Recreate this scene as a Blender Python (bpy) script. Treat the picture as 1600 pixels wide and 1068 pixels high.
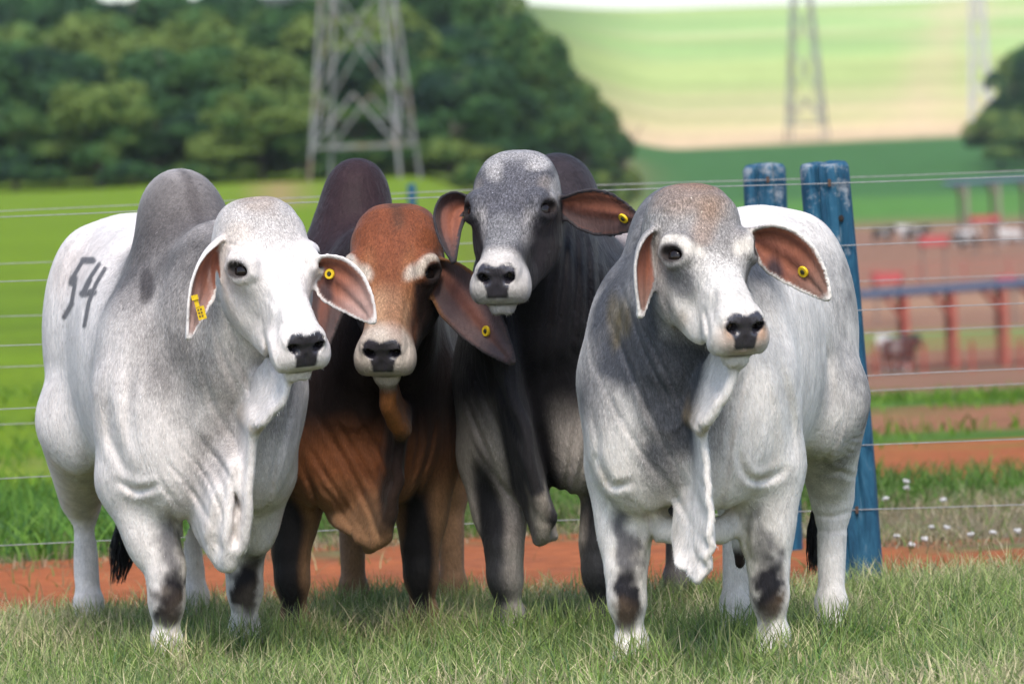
import bpy, bmesh, math, random, time
import numpy as np
from mathutils import Vector, Matrix
from mathutils.kdtree import KDTree
T0 = time.time()
for _o in list(bpy.data.objects): bpy.data.objects.remove(_o)
scene = bpy.context.scene
COL = scene.collection
rng = np.random.default_rng(7)
random.seed(7)

# ------------------------------------------------------------------ camera
FPX, HCAM = 9400.0, 1.45            # focal length in pixels of a 1600 px wide frame, lens height above the soil
ROLL, PITCH = math.radians(2.3), math.atan(169 / 9400)
cam_d = bpy.data.cameras.new('camera')
cam = bpy.data.objects.new('camera', cam_d); COL.objects.link(cam)
cam_d.sensor_width = 36.0; cam_d.lens = 36.0 * FPX / 1600
cam_d.clip_start = 0.5; cam_d.clip_end = 9000
cam.location = (0, 0, HCAM)
cam.rotation_euler = (Matrix.Rotation(math.pi / 2 - PITCH, 3, 'X') @ Matrix.Rotation(-ROLL, 3, 'Z')).to_euler()
cam_d.dof.use_dof = True; cam_d.dof.focus_distance = 19.9; cam_d.dof.aperture_fstop = 5.2
scene.camera = cam

# ------------------------------------------------------------------ sky, sun, exposure
SUN_EL, SUN_AZ = 52.0, 178.0        # azimuth: compass-style, 0 = +Y (view direction), clockwise
world = bpy.data.worlds.new('World'); scene.world = world; world.use_nodes = True
wn = world.node_tree
for n in list(wn.nodes): wn.nodes.remove(n)
w_out = wn.nodes.new('ShaderNodeOutputWorld'); w_bg = wn.nodes.new('ShaderNodeBackground')
w_sky = wn.nodes.new('ShaderNodeTexSky'); w_sky.sky_type = 'NISHITA'; w_sky.sun_disc = False
w_sky.sun_elevation = math.radians(SUN_EL); w_sky.sun_rotation = math.radians(SUN_AZ)
w_sky.air_density = 1.0; w_sky.dust_density = 1.5; w_sky.ozone_density = 1.0
w_bg.inputs['Strength'].default_value = 0.15
wn.links.new(w_sky.outputs[0], w_bg.inputs[0]); wn.links.new(w_bg.outputs[0], w_out.inputs[0])
sun_d = bpy.data.lights.new('sun', 'SUN'); sun = bpy.data.objects.new('sun', sun_d); COL.objects.link(sun)
sun_d.energy = 2.1; sun_d.angle = math.radians(24); sun_d.color = (1.0, 0.94, 0.86)
_el, _az = math.radians(SUN_EL), math.radians(SUN_AZ)
_to = Vector((math.sin(_az) * math.cos(_el), math.cos(_az) * math.cos(_el), math.sin(_el)))
sun.rotation_euler = _to.to_track_quat('Z', 'Y').to_euler(); sun.location = _to * 60
vs = scene.view_settings
vs.view_transform = 'Standard'; vs.look = 'None'; vs.gamma = 1.0; vs.exposure = 0.87; vs.use_curve_mapping = False
scene.cycles.max_bounces = 6; scene.cycles.use_denoising = True
scene.cycles.transparent_max_bounces = 8

# ------------------------------------------------------------------ helpers
_fw = np.array([0, math.cos(PITCH), -math.sin(PITCH)]); _up = np.array([0, math.sin(PITCH), math.cos(PITCH)])
def W(px, py, Y):
    """world point at distance Y along the view for a place measured on the photograph"""
    dx, dy = px - 800, 534 - py
    x = dx * math.cos(ROLL) + dy * math.sin(ROLL); y = -dx * math.sin(ROLL) + dy * math.cos(ROLL)
    d = _fw + np.array([1., 0, 0]) * x / FPX + _up * y / FPX
    return np.array([0, 0, HCAM]) + d * Y / d[1]
def G(px, py, z=0.0):
    d = W(px, py, 1.0) - np.array([0, 0, HCAM])
    return np.array([0, 0, HCAM]) + d * ((z - HCAM) / d[2])

def tag(o, label=None, cat=None, group=None, kind=None):
    if label: o['label'] = label
    if cat: o['category'] = cat
    if group: o['group'] = group
    if kind: o['kind'] = kind
    return o
def link(name, me, parent=None, mats=()):
    o = bpy.data.objects.new(name, me); COL.objects.link(o)
    if me is not None:
        for m in mats:
            if m and m.name not in [q.name for q in me.materials if q]: me.materials.append(m)
    if parent is not None: o.parent = parent
    return o
def mesh_np(name, V, Fq, smooth=True):
    """mesh from numpy vertices and an (n,k) face array"""
    me = bpy.data.meshes.new(name); V = np.asarray(V, np.float32); Fq = np.asarray(Fq, np.int32)
    n, k = Fq.shape
    me.vertices.add(len(V)); me.vertices.foreach_set('co', V.ravel())
    me.loops.add(n * k); me.loops.foreach_set('vertex_index', Fq.ravel())
    me.polygons.add(n); me.polygons.foreach_set('loop_start', np.arange(0, n * k, k, dtype=np.int32))
    if smooth: me.polygons.foreach_set('use_smooth', np.ones(n, bool))
    me.update(calc_edges=True); me.validate()
    return me
class MB:
    """collects simple solids into one mesh"""
    def __init__(s): s.v = []; s.f = []
    def box(s, c, h, R=None):
        b = len(s.v); R = R or Matrix.Identity(3); c = Vector(c)
        for z in (-1, 1):
            for y in (-1, 1):
                for x in (-1, 1): s.v.append(tuple(c + R @ Vector((x * h[0], y * h[1], z * h[2]))))
        for q in ((0, 2, 3, 1), (4, 5, 7, 6), (0, 1, 5, 4), (2, 6, 7, 3), (0, 4, 6, 2), (1, 3, 7, 5)): s.f.append([b + i for i in q])
        return s
    def tube(s, pts, rad, n=6, caps=True):
        b = len(s.v); pts = [Vector(p) for p in pts]; m = len(pts)
        rad = rad if hasattr(rad, '__len__') else [rad] * m
        for i, p in enumerate(pts):
            t = (pts[min(i + 1, m - 1)] - pts[max(i - 1, 0)]).normalized()
            a = t.orthogonal().normalized() if abs(t.z) > .9 else t.cross(Vector((0, 0, 1))).normalized()
            c = t.cross(a)
            for j in range(n):
                w = 2 * math.pi * j / n; s.v.append(tuple(p + rad[i] * (a * math.cos(w) + c * math.sin(w))))
        for i in range(m - 1):
            for j in range(n):
                s.f.append([b + i * n + j, b + i * n + (j + 1) % n, b + (i + 1) * n + (j + 1) % n, b + (i + 1) * n + j])
        if caps: s.f.append([b + j for j in range(n)][::-1]); s.f.append([b + (m - 1) * n + j for j in range(n)])
        return s
    def beam(s, a, b, w, d=None):
        a, b = Vector(a), Vector(b); z = (b - a); L = z.length; z.normalize()
        x = z.orthogonal().normalized() if abs(z.y) > .95 else z.cross(Vector((0, 1, 0))).normalized(); y = z.cross(x)
        return s.box((a + b) / 2, (w / 2, (d or w) / 2, L / 2), Matrix((x, y, z)).transposed())
    def mesh(s, name, smooth=False):
        me = bpy.data.meshes.new(name); me.from_pydata(s.v, [], s.f)
        bm = bmesh.new(); bm.from_mesh(me); bmesh.ops.recalc_face_normals(bm, faces=bm.faces); bm.to_mesh(me); bm.free()
        if smooth:
            for p in me.polygons: p.use_smooth = True
        return me
    def build(s, name, mat, parent=None, smooth=False): return link(name, s.mesh(name, smooth), parent, [mat])

# ------------------------------------------------------------------ material helpers
def new_mat(name):
    m = bpy.data.materials.new(name); m.use_nodes = True; nt = m.node_tree
    return m, nt, nt.nodes['Principled BSDF']
def node(nt, typ, **kw):
    n = nt.nodes.new(typ)
    for k, v in kw.items():
        if k in n.inputs: n.inputs[k].default_value = v
        else: setattr(n, k, v)
    return n
def ramp(nt, fac, stops):
    r = nt.nodes.new('ShaderNodeValToRGB'); e = r.color_ramp.elements
    while len(e) < len(stops): e.new(0.5)
    for i, (p, c) in enumerate(stops): e[i].position = p; e[i].color = (*c, 1)
    nt.links.new(fac, r.inputs[0]); return r.outputs[0]
def noise_mat(name, stops, scale, rough=0.8, detail=6, bump=0.0, bscale=None, stretch=None, spec=0.3, distort=0.0):
    m, nt, bs = new_mat(name); tc = node(nt, 'ShaderNodeTexCoord'); src = tc.outputs['Object']
    if stretch:
        mp = node(nt, 'ShaderNodeMapping'); mp.inputs['Scale'].default_value = stretch
        nt.links.new(src, mp.inputs[0]); src = mp.outputs[0]
    nz = node(nt, 'ShaderNodeTexNoise', Scale=scale, Detail=detail, Roughness=0.6, Distortion=distort); nt.links.new(src, nz.inputs['Vector'])
    nt.links.new(ramp(nt, nz.outputs['Fac'], stops), bs.inputs['Base Color'])
    bs.inputs['Roughness'].default_value = rough; bs.inputs['Specular IOR Level'].default_value = spec
    if bump:
        n2 = node(nt, 'ShaderNodeTexNoise', Scale=bscale or scale * 3, Detail=6.0); nt.links.new(src, n2.inputs['Vector'])
        b = node(nt, 'ShaderNodeBump', Strength=1.0, Distance=bump); nt.links.new(n2.outputs['Fac'], b.inputs['Height']); nt.links.new(b.outputs[0], bs.inputs['Normal'])
    return m
def solid(name, c, rough=0.5, metal=0.0, spec=0.5):
    m, nt, bs = new_mat(name); tc = node(nt, 'ShaderNodeTexCoord')
    nz = node(nt, 'ShaderNodeTexNoise', Scale=60.0, Detail=3.0); nt.links.new(tc.outputs['Object'], nz.inputs['Vector'])
    nt.links.new(ramp(nt, nz.outputs['Fac'], [(0.3, tuple(x * .85 for x in c)), (0.7, tuple(min(1, x * 1.12) for x in c))]), bs.inputs['Base Color'])
    bs.inputs['Roughness'].default_value = rough; bs.inputs['Metallic'].default_value = metal; bs.inputs['Specular IOR Level'].default_value = spec
    return m
# ------------------------------------------------------------------ implicit modelling of the animals
def sst(a, b, x):
    t = np.clip((x - a) / (b - a), 0, 1); return t * t * (3 - 2 * t)
def vnoise(P, s, seed=0):
    """smooth value noise, -1..1"""
    q = P * s + seed * 17.13; i = np.floor(q).astype(np.int64); f = (q - i).astype(np.float32); f = f * f * (3 - 2 * f)
    out = np.zeros(len(P), np.float32)
    for dx in (0, 1):
        for dy in (0, 1):
            for dz in (0, 1):
                h = ((i[:, 0] + dx) * 73856093) ^ ((i[:, 1] + dy) * 19349663) ^ ((i[:, 2] + dz) * 83492791)
                h = (h * 2654435761) & 0xFFFFFF; h = ((h >> 9) ^ (h * 31)) & 0xFFFF
                w = (f[:, 0] if dx else 1 - f[:, 0]) * (f[:, 1] if dy else 1 - f[:, 1]) * (f[:, 2] if dz else 1 - f[:, 2])
                out += w * (h / 32767.5 - 1).astype(np.float32)
    return out
def smooth_tab(tab, n=240, it=10):
    tab = np.array(tab, float); xs = np.linspace(tab[0, 0], tab[-1, 0], n)
    cols = [np.interp(xs, tab[:, 0], tab[:, i]) for i in range(1, tab.shape[1])]
    for c in cols:
        for _ in range(it): c[1:-1] = .25 * c[:-2] + .5 * c[1:-1] + .25 * c[2:]
    return xs, cols
class Field:
    def __init__(s): s.pr = []
    def add(s, fn, c, R, k=0.03, op='u'): s.pr.append((fn, np.asarray(c, float), R, k, op))
    def ell(s, c, r, k=0.04, R=None, op='u'):
        c = np.asarray(c, float); r = np.asarray(r, float) * np.ones(3)
        def fn(P):
            q = P - c
            if R is not None: q = q @ R      # R columns: the ellipsoid's axes
            k0 = np.linalg.norm(q / r, axis=1); k1 = np.linalg.norm(q / r ** 2, axis=1) + 1e-9
            return k0 * (k0 - 1) / k1
        s.add(fn, c, r.max(), k, op)
    def cone(s, a, b, ra, rb, k=0.04, op='u', flat=None):
        a = np.asarray(a, float); b = np.asarray(b, float); ab = b - a; L2 = ab @ ab
        def fn(P):
            q = P - a; t = np.clip(q @ ab / L2, 0, 1); v = q - t[:, None] * ab
            if flat is not None:
                ax, sc = flat; ax = np.asarray(ax, float); v = v + ((v @ ax) * (1 / sc - 1))[:, None] * ax
            return np.linalg.norm(v, axis=1) - (ra + (rb - ra) * t)
        s.add(fn, (a + b) / 2, np.sqrt(L2) / 2 + max(ra, rb) * (1.5 if flat else 1), k, op)
    def chain(s, pts, rad, k=0.03, **kw):
        for i in range(len(pts) - 1): s.cone(pts[i], pts[i + 1], rad[i], rad[i + 1], k if i == 0 else min(k, .02), **kw)
    def loft(s, tab, M=None, o=None, n=2.3, k=0.05, it=10):
        """superelliptic tube along x; tab rows x, half width, top, bottom; M,o: frame (rows are axes)"""
        xs, (hw, tp, bt) = smooth_tab(tab, it=it); x0, x1 = xs[0], xs[-1]
        cc = np.array([(x0 + x1) / 2, 0, (tp.max() + bt.min()) / 2]); R = .5 * math.sqrt((x1 - x0) ** 2 + (2 * hw.max()) ** 2 + (tp.max() - bt.min()) ** 2)
        if M is not None: cc = o + cc @ M
        def fn(P):
            q = P if M is None else (P - o) @ M.T
            x = np.clip(q[:, 0], x0, x1); w = np.interp(x, xs, hw); t = np.interp(x, xs, tp); b = np.interp(x, xs, bt)
            h = (t - b) / 2; e = ((np.abs(q[:, 1]) / w) ** n + (np.abs(q[:, 2] - (t + b) / 2) / h) ** n) ** (1 / n)
            d = (e - 1) * np.minimum(w, h); dx = q[:, 0] - x
            return np.where(np.abs(dx) > 0, np.sqrt(np.maximum(d, 0) ** 2 + dx ** 2), d)
        s.add(fn, cc, R, k)
    def sheet(s, sh, k=0.02):
        """a curved skin (ear, dewlap): sh from make_sheet"""
        def fn(P): return sheet_eval(sh, P)[0]
        lo, hi = sh['p'].min(0), sh['p'].max(0)
        s.add(fn, (lo + hi) / 2, np.linalg.norm(hi - lo) / 2 + .02, k)
    def __call__(s, P, cell=.13):
        """evaluate block by block, each block only with the shapes that reach it"""
        P = P.astype(np.float32); D = np.full(len(P), 1.0, np.float32)
        g = np.floor(P / cell).astype(np.int64); key = (g[:, 0] + 500) * 4000000 + (g[:, 1] + 500) * 2000 + g[:, 2] + 500
        order = np.argsort(key, kind='stable'); ks = key[order]; cuts = np.concatenate([[0], np.nonzero(np.diff(ks))[0] + 1, [len(ks)]])
        Cn = np.array([q[1] for q in s.pr]); Rd = np.array([q[2] + q[3] + .05 for q in s.pr])
        for a, b in zip(cuts[:-1], cuts[1:]):
            idx = order[a:b]; p = P[idx]; lo, hi = p.min(0), p.max(0)
            near = (np.maximum(np.maximum(lo - Cn, Cn - hi), 0) ** 2).sum(1) < Rd ** 2
            D0 = np.full(len(p), 1.0, np.float32)
            for j in np.nonzero(near)[0]:
                fn, c, R, k, op = s.pr[j]; d = fn(p).astype(np.float32)
                if op == 'u': h = np.maximum(k - np.abs(D0 - d), 0) / k; D0 = np.minimum(D0, d) - h * h * k * .25
                elif op == 's': h = np.maximum(k - np.abs(D0 + d), 0) / k; D0 = np.maximum(D0, -d) + h * h * k * .25
                else: D0 = D0 + d
            D[idx] = D0
        return D
def make_sheet(Pg, th, step=.006):
    """Pg (nu,nv,3) control grid -> dense samples with normals; th (nu,nv) half thickness"""
    nu, nv, _ = Pg.shape
    lu = np.linalg.norm(np.diff(Pg, axis=0), axis=2).sum(0).max(); lv = np.linalg.norm(np.diff(Pg, axis=1), axis=2).sum(1).max()
    mu, mv = max(nu, int(lu / step)), max(nv, int(lv / step))
    def rs(A):
        A = np.apply_along_axis(lambda c: np.interp(np.linspace(0, 1, mu), np.linspace(0, 1, nu), c), 0, A)
        return np.apply_along_axis(lambda c: np.interp(np.linspace(0, 1, mv), np.linspace(0, 1, nv), c), 1, A)
    P = rs(Pg); t = rs(th[..., None])[..., 0]
    N = np.cross(np.gradient(P, axis=1), np.gradient(P, axis=0)); N /= np.linalg.norm(N, axis=2, keepdims=True) + 1e-12
    u, v = np.meshgrid(np.linspace(0, 1, mu), np.linspace(-1, 1, mv), indexing='ij')
    sh = dict(p=P.reshape(-1, 3), n=N.reshape(-1, 3), t=t.ravel(), u=u.ravel(), v=v.ravel(), step=step)
    kd = KDTree(len(sh['p']))
    for i, p in enumerate(sh['p']): kd.insert(p, i)
    kd.balance(); sh['kd'] = kd
    return sh
def sheet_eval(sh, P):
    lo, hi = sh["p"].min(0) - .05, sh["p"].max(0) + .05
    inb = np.nonzero(((P > lo) & (P < hi)).all(1))[0]; d = np.full(len(P), 1.0); side = np.zeros(len(P)); ii = np.zeros(len(P), int)
    if len(inb):
        f = sh['kd'].find; ix = np.array([f(p)[1] for p in P[inb].tolist()])
        v = P[inb] - sh['p'][ix]; dn = (v * sh['n'][ix]).sum(1); lat = np.sqrt(np.maximum((v ** 2).sum(1) - dn ** 2, 0))
        lat = np.maximum(lat - sh['step'] * .75, 0); d[inb] = np.sqrt(dn ** 2 + lat ** 2) - sh['t'][ix]; side[inb] = dn; ii[inb] = ix
    return d, side, ii

def surface(field, lo, hi, h, hc, kfin=0.58, rfin=0.5):
    """surface nets of field over box lo..hi; space is stretched about hc so that the head gets a finer mesh"""
    hc = np.asarray(hc, float)
    def to_p(q):
        v = q - hc; r = np.linalg.norm(v, axis=1) + 1e-9
        g = np.where(r < rfin, kfin * r, kfin * rfin + (r - rfin) + (kfin - 1) * .12 * (1 - np.exp(-(r - rfin) / .12)))
        return hc + v * (g / r)[:, None]
    off = rfin * (1 - kfin) + .12 * (1 - kfin)
    lo = np.asarray(lo) - off; hi = np.asarray(hi) + off
    n = (np.ceil((hi - lo) / (4 * h)).astype(int)) * 4 + 1
    nc = (n - 1) // 4 + 1
    g = np.stack(np.meshgrid(*[np.arange(k) for k in nc], indexing='ij'), -1).reshape(-1, 3)
    fc = field(to_p(lo + g * (4 * h))).reshape(nc)
    act = np.abs(fc) < 4 * h * 1.8
    a = np.zeros(np.array(nc) - 1, bool)
    for dx in (0, 1):
        for dy in (0, 1):
            for dz in (0, 1): a |= act[dx:nc[0] - 1 + dx, dy:nc[1] - 1 + dy, dz:nc[2] - 1 + dz]
    D = np.empty(n, np.float32); up = np.repeat(np.repeat(np.repeat(fc, 4, 0), 4, 1), 4, 2)[:n[0], :n[1], :n[2]]; D[:] = up; del up
    need = np.zeros(n, bool); A = np.repeat(np.repeat(np.repeat(a, 4, 0), 4, 1), 4, 2)
    for dx in (0, 1):
        for dy in (0, 1):
            for dz in (0, 1): need[dx:dx + A.shape[0], dy:dy + A.shape[1], dz:dz + A.shape[2]] |= A
    ids = np.argwhere(need)
    D[need] = field(to_p(lo + ids * h))
    # surface nets
    S = D < 0; m = np.array(n) - 1
    cnt = np.zeros(m, np.int8)
    cs = [(x, y, z) for x in (0, 1) for y in (0, 1) for z in (0, 1)]
    for x, y, z in cs: cnt += S[x:x + m[0], y:y + m[1], z:z + m[2]]
    cell = (cnt > 0) & (cnt < 8) & A
    ci = np.argwhere(cell); vid = np.full(m, -1, np.int32); vid[cell] = np.arange(len(ci))
    acc = np.zeros((len(ci), 3)); wsum = np.zeros(len(ci))
    cv = {c: D[ci[:, 0] + c[0], ci[:, 1] + c[1], ci[:, 2] + c[2]].astype(float) for c in cs}
    for c in cs:
        for ax in range(3):
            if c[ax] == 0:
                e = list(c); e[ax] = 1; va, vb = cv[c], cv[tuple(e)]; cr = (va < 0) != (vb < 0)
                t = np.where(cr, va / np.where(cr, va - vb, 1), 0); p = np.tile(np.array(c, float), (len(ci), 1)); p[:, ax] = t
                acc[cr] += p[cr]; wsum[cr] += 1
    V = (ci + acc / wsum[:, None])
    quads = []
    for ax in range(3):
        o1, o2 = [(1, 2), (2, 0), (0, 1)][ax]
        sl0 = [slice(1, m[i]) for i in range(3)]; sl1 = list(sl0)
        sl0[ax] = slice(0, m[ax]); sl1[ax] = slice(1, m[ax] + 1)
        s0, s1 = S[tuple(sl0)], S[tuple(sl1)]; e = np.argwhere(s0 != s1)
        flip = s0[tuple(e.T)]
        e[:, [i for i in range(3) if i != ax]] += 1
        def gv(d1, d2):
            k = e.copy(); k[:, o1] -= d1; k[:, o2] -= d2; return vid[k[:, 0], k[:, 1], k[:, 2]]
        q = np.stack([gv(0, 0), gv(1, 0), gv(1, 1), gv(0, 1)], 1); q[~flip] = q[~flip][:, ::-1]
        quads.append(q[(q >= 0).all(1)])
    Q = np.concatenate(quads)
    # relax: one pass of neighbour averaging, then back onto the surface
    P = to_p(lo + V * h)
    def lap(P, lam):
        s = np.zeros_like(P); c = np.zeros(len(P))
        for i in range(4):
            a_, b_ = Q[:, i], Q[:, (i + 1) % 4]
            for k in range(3): s[:, k] += np.bincount(a_, P[b_, k], len(P)) + np.bincount(b_, P[a_, k], len(P))
            c += np.bincount(a_, minlength=len(P)) + np.bincount(b_, minlength=len(P))
        return P + lam * (s / np.maximum(c, 1)[:, None] - P)
    P = lap(lap(P, .6), .5)
    return P, Q
# ------------------------------------------------------------------ the bulls
def coat_material():
    m, nt, bs = new_mat('short_coat'); L = nt.links.new
    col = node(nt, 'ShaderNodeAttribute', attribute_name='coat'); sk = node(nt, 'ShaderNodeAttribute', attribute_name='skin')
    sep = node(nt, 'ShaderNodeSeparateColor'); L(sk.outputs['Color'], sep.inputs[0])     # r: roan speckle, g: wet gloss, b: bare skin
    tc = node(nt, 'ShaderNodeTexCoord'); mp = node(nt, 'ShaderNodeMapping'); mp.inputs['Scale'].default_value = (1.5, 1.5, .45)
    L(tc.outputs['Object'], mp.inputs[0])
    n1 = node(nt, 'ShaderNodeTexNoise', Scale=120.0, Detail=4.0, Roughness=0.75); L(mp.outputs[0], n1.inputs['Vector'])
    n2 = node(nt, 'ShaderNodeTexNoise', Scale=16.0, Detail=5.0, Roughness=0.6); L(tc.outputs['Object'], n2.inputs['Vector'])
    n3 = node(nt, 'ShaderNodeTexNoise', Scale=5.0, Detail=3.0, Roughness=0.5); L(tc.outputs['Object'], n3.inputs['Vector'])
    # speckle of mixed white and dark hairs
    r1 = node(nt, 'ShaderNodeMapRange'); L(n1.outputs['Fac'], r1.inputs['Value'])
    r1.inputs['From Min'].default_value = .38; r1.inputs['From Max'].default_value = .62; r1.inputs['To Min'].default_value = -1; r1.inputs['To Max'].default_value = 1
    mu = node(nt, 'ShaderNodeMath', operation='MULTIPLY'); L(r1.outputs[0], mu.inputs[0]); L(sep.outputs['Red'], mu.inputs[1])
    r2 = node(nt, 'ShaderNodeMapRange'); L(n2.outputs['Fac'], r2.inputs['Value'])
    r2.inputs['From Min'].default_value = .3; r2.inputs['From Max'].default_value = .7; r2.inputs['To Min'].default_value = -.16; r2.inputs['To Max'].default_value = .16
    r3 = node(nt, 'ShaderNodeMapRange'); L(n3.outputs['Fac'], r3.inputs['Value'])
    r3.inputs['From Min'].default_value = .3; r3.inputs['From Max'].default_value = .7; r3.inputs['To Min'].default_value = -.1; r3.inputs['To Max'].default_value = .1
    ad = node(nt, 'ShaderNodeMath', operation='ADD'); L(mu.outputs[0], ad.inputs[0]); L(r2.outputs[0], ad.inputs[1])
    ad2 = node(nt, 'ShaderNodeMath', operation='ADD'); L(ad.outputs[0], ad2.inputs[0]); L(r3.outputs[0], ad2.inputs[1])
    ex = node(nt, 'ShaderNodeMath', operation='EXPONENT'); L(ad2.outputs[0], ex.inputs[0])
    vm = node(nt, 'ShaderNodeVectorMath', operation='SCALE'); L(col.outputs['Color'], vm.inputs[0]); L(ex.outputs[0], vm.inputs['Scale'])
    L(vm.outputs[0], bs.inputs['Base Color'])
    rg = node(nt, 'ShaderNodeMapRange'); L(sep.outputs['Green'], rg.inputs['Value']); rg.inputs['To Min'].default_value = .62; rg.inputs['To Max'].default_value = .24
    L(rg.outputs[0], bs.inputs['Roughness'])
    sg = node(nt, 'ShaderNodeMapRange'); L(sep.outputs['Green'], sg.inputs['Value']); sg.inputs['To Min'].default_value = .14; sg.inputs['To Max'].default_value = .6; L(sg.outputs[0], bs.inputs['Specular IOR Level'])
    bs.inputs['Sheen Weight'].default_value = .05; bs.inputs['Sheen Roughness'].default_value = .5
    # hair grain and loose-skin creases
    mp2 = node(nt, 'ShaderNodeMapping'); mp2.inputs['Scale'].default_value = (1, 1, .28); L(tc.outputs['Object'], mp2.inputs[0])
    n4 = node(nt, 'ShaderNodeTexNoise', Scale=30.0, Detail=5.0, Roughness=.55, Distortion=.8); L(mp2.outputs[0], n4.inputs['Vector'])
    b0 = node(nt, 'ShaderNodeBump', Strength=.9, Distance=.009); L(n4.outputs['Fac'], b0.inputs['Height'])
    b1 = node(nt, 'ShaderNodeBump', Strength=.5, Distance=.0016); L(n1.outputs['Fac'], b1.inputs['Height']); L(b0.outputs[0], b1.inputs['Normal'])
    L(b1.outputs[0], bs.inputs['Normal'])
    return m
M_COAT = coat_material()
def hair_material():
    m, nt, bs = new_mat('lying_hair'); c = node(nt, 'ShaderNodeAttribute', attribute_name='coat'); nt.links.new(c.outputs['Color'], bs.inputs['Base Color']); bs.inputs['Roughness'].default_value = .55; bs.inputs['Specular IOR Level'].default_value = .16; return m
M_HAIR = hair_material()
M_EYE = solid('eye_gloss', (.012, .008, .007), .14, 0, .35)
M_TAG = noise_mat('tag_plastic', [(0.35, (.62, .40, .012)), (.7, (.78, .55, .03))], 90, .4)
M_TAGD = solid('tag_hole', (.03, .028, .01), .6)
M_INK = solid('tag_ink', (.16, .10, .02), .6)
M_TUFT = noise_mat('tail_hair', [(.3, (.006, .006, .007)), (.7, (.03, .028, .03))], 60, .5, stretch=(8, 8, .6), bump=.004)

def ear_sheet(pts, wmax, face, cup0=1.25, cup1=.35, th=.0065, prof=None, lead=0.0):
    """pts: root, middle, tip (local); face: direction the hollow side looks"""
    p0, p1, p2 = [np.asarray(p, float) for p in pts]; nu, nv = 26, 15
    c1 = 2 * p1 - .5 * (p0 + p2); t = np.linspace(0, 1, nu)[:, None]
    C = (1 - t) ** 2 * p0 + 2 * t * (1 - t) * c1 + t ** 2 * p2; Tg = np.gradient(C, axis=0); Tg /= np.linalg.norm(Tg, axis=1, keepdims=True)
    f = np.asarray(face, float); N = f - (Tg @ f)[:, None] * Tg; N /= np.linalg.norm(N, axis=1, keepdims=True); Sd = np.cross(Tg, N)
    tt = t[:, 0]; prof = prof or [(0, .42), (.12, .55), (.3, .9), (.48, 1), (.68, .88), (.84, .6), (.94, .33), (1, .1)]
    w = wmax * np.interp(tt, *np.array(prof).T); ph = cup0 + (cup1 - cup0) * sst(0, .75, tt)
    v = np.linspace(-1, 1, nv)[None, :]
    A = (w / ph)[:, None] * np.sin(ph[:, None] * v); B = (w / ph)[:, None] * (1 - np.cos(ph[:, None] * v))
    B = B + .006 * np.sin(v * 7 + tt[:, None] * 3) * sst(.05, .3, tt)[:, None] * (1 - np.abs(v))   # ridges of cartilage
    P = C[:, None] + Sd[:, None] * A[..., None] + N[:, None] * B[..., None]
    th_ = np.full((nu, nv), th) * (1 + .5 * (1 - sst(0, .3, tt)))[:, None] * (1 - .25 * np.abs(v) ** 4)
    return make_sheet(P, th_, .0055)
def flap_sheet(inner, edge, th0, th1, wave=0.0, freq=6.0, axis=(0, 1, 0), seed=0.0, sharp=1.0):
    inner = np.asarray(inner, float); edge = np.asarray(edge, float); n = 40; t = np.linspace(0, 1, n)
    rs = lambda A: np.stack([np.interp(t, np.linspace(0, 1, len(A)), A[:, i]) for i in range(3)], 1)
    def sm(A):
        for _ in range(12): A[1:-1] = .25 * A[:-2] + .5 * A[1:-1] + .25 * A[2:]
        return A
    I, E = sm(rs(inner)), sm(rs(edge)); v = np.linspace(0, 1, 12)[None, :, None]
    P = I[:, None] * (1 - v) + E[:, None] * v
    ph = 2 * math.pi * freq * t + seed + 1.1 * np.sin(2 * math.pi * t * 2.3 + seed)
    wv = wave * np.sin(ph) * (.12 + .88 * t ** sharp)
    P = P + np.asarray(axis, float) * (wv[:, None] * v[0, :, 0][None, :] ** 2)[..., None]
    th = th0 + (th1 - th0) * np.repeat(v[..., 0], n, 0)
    return make_sheet(P, th, .008)

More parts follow.
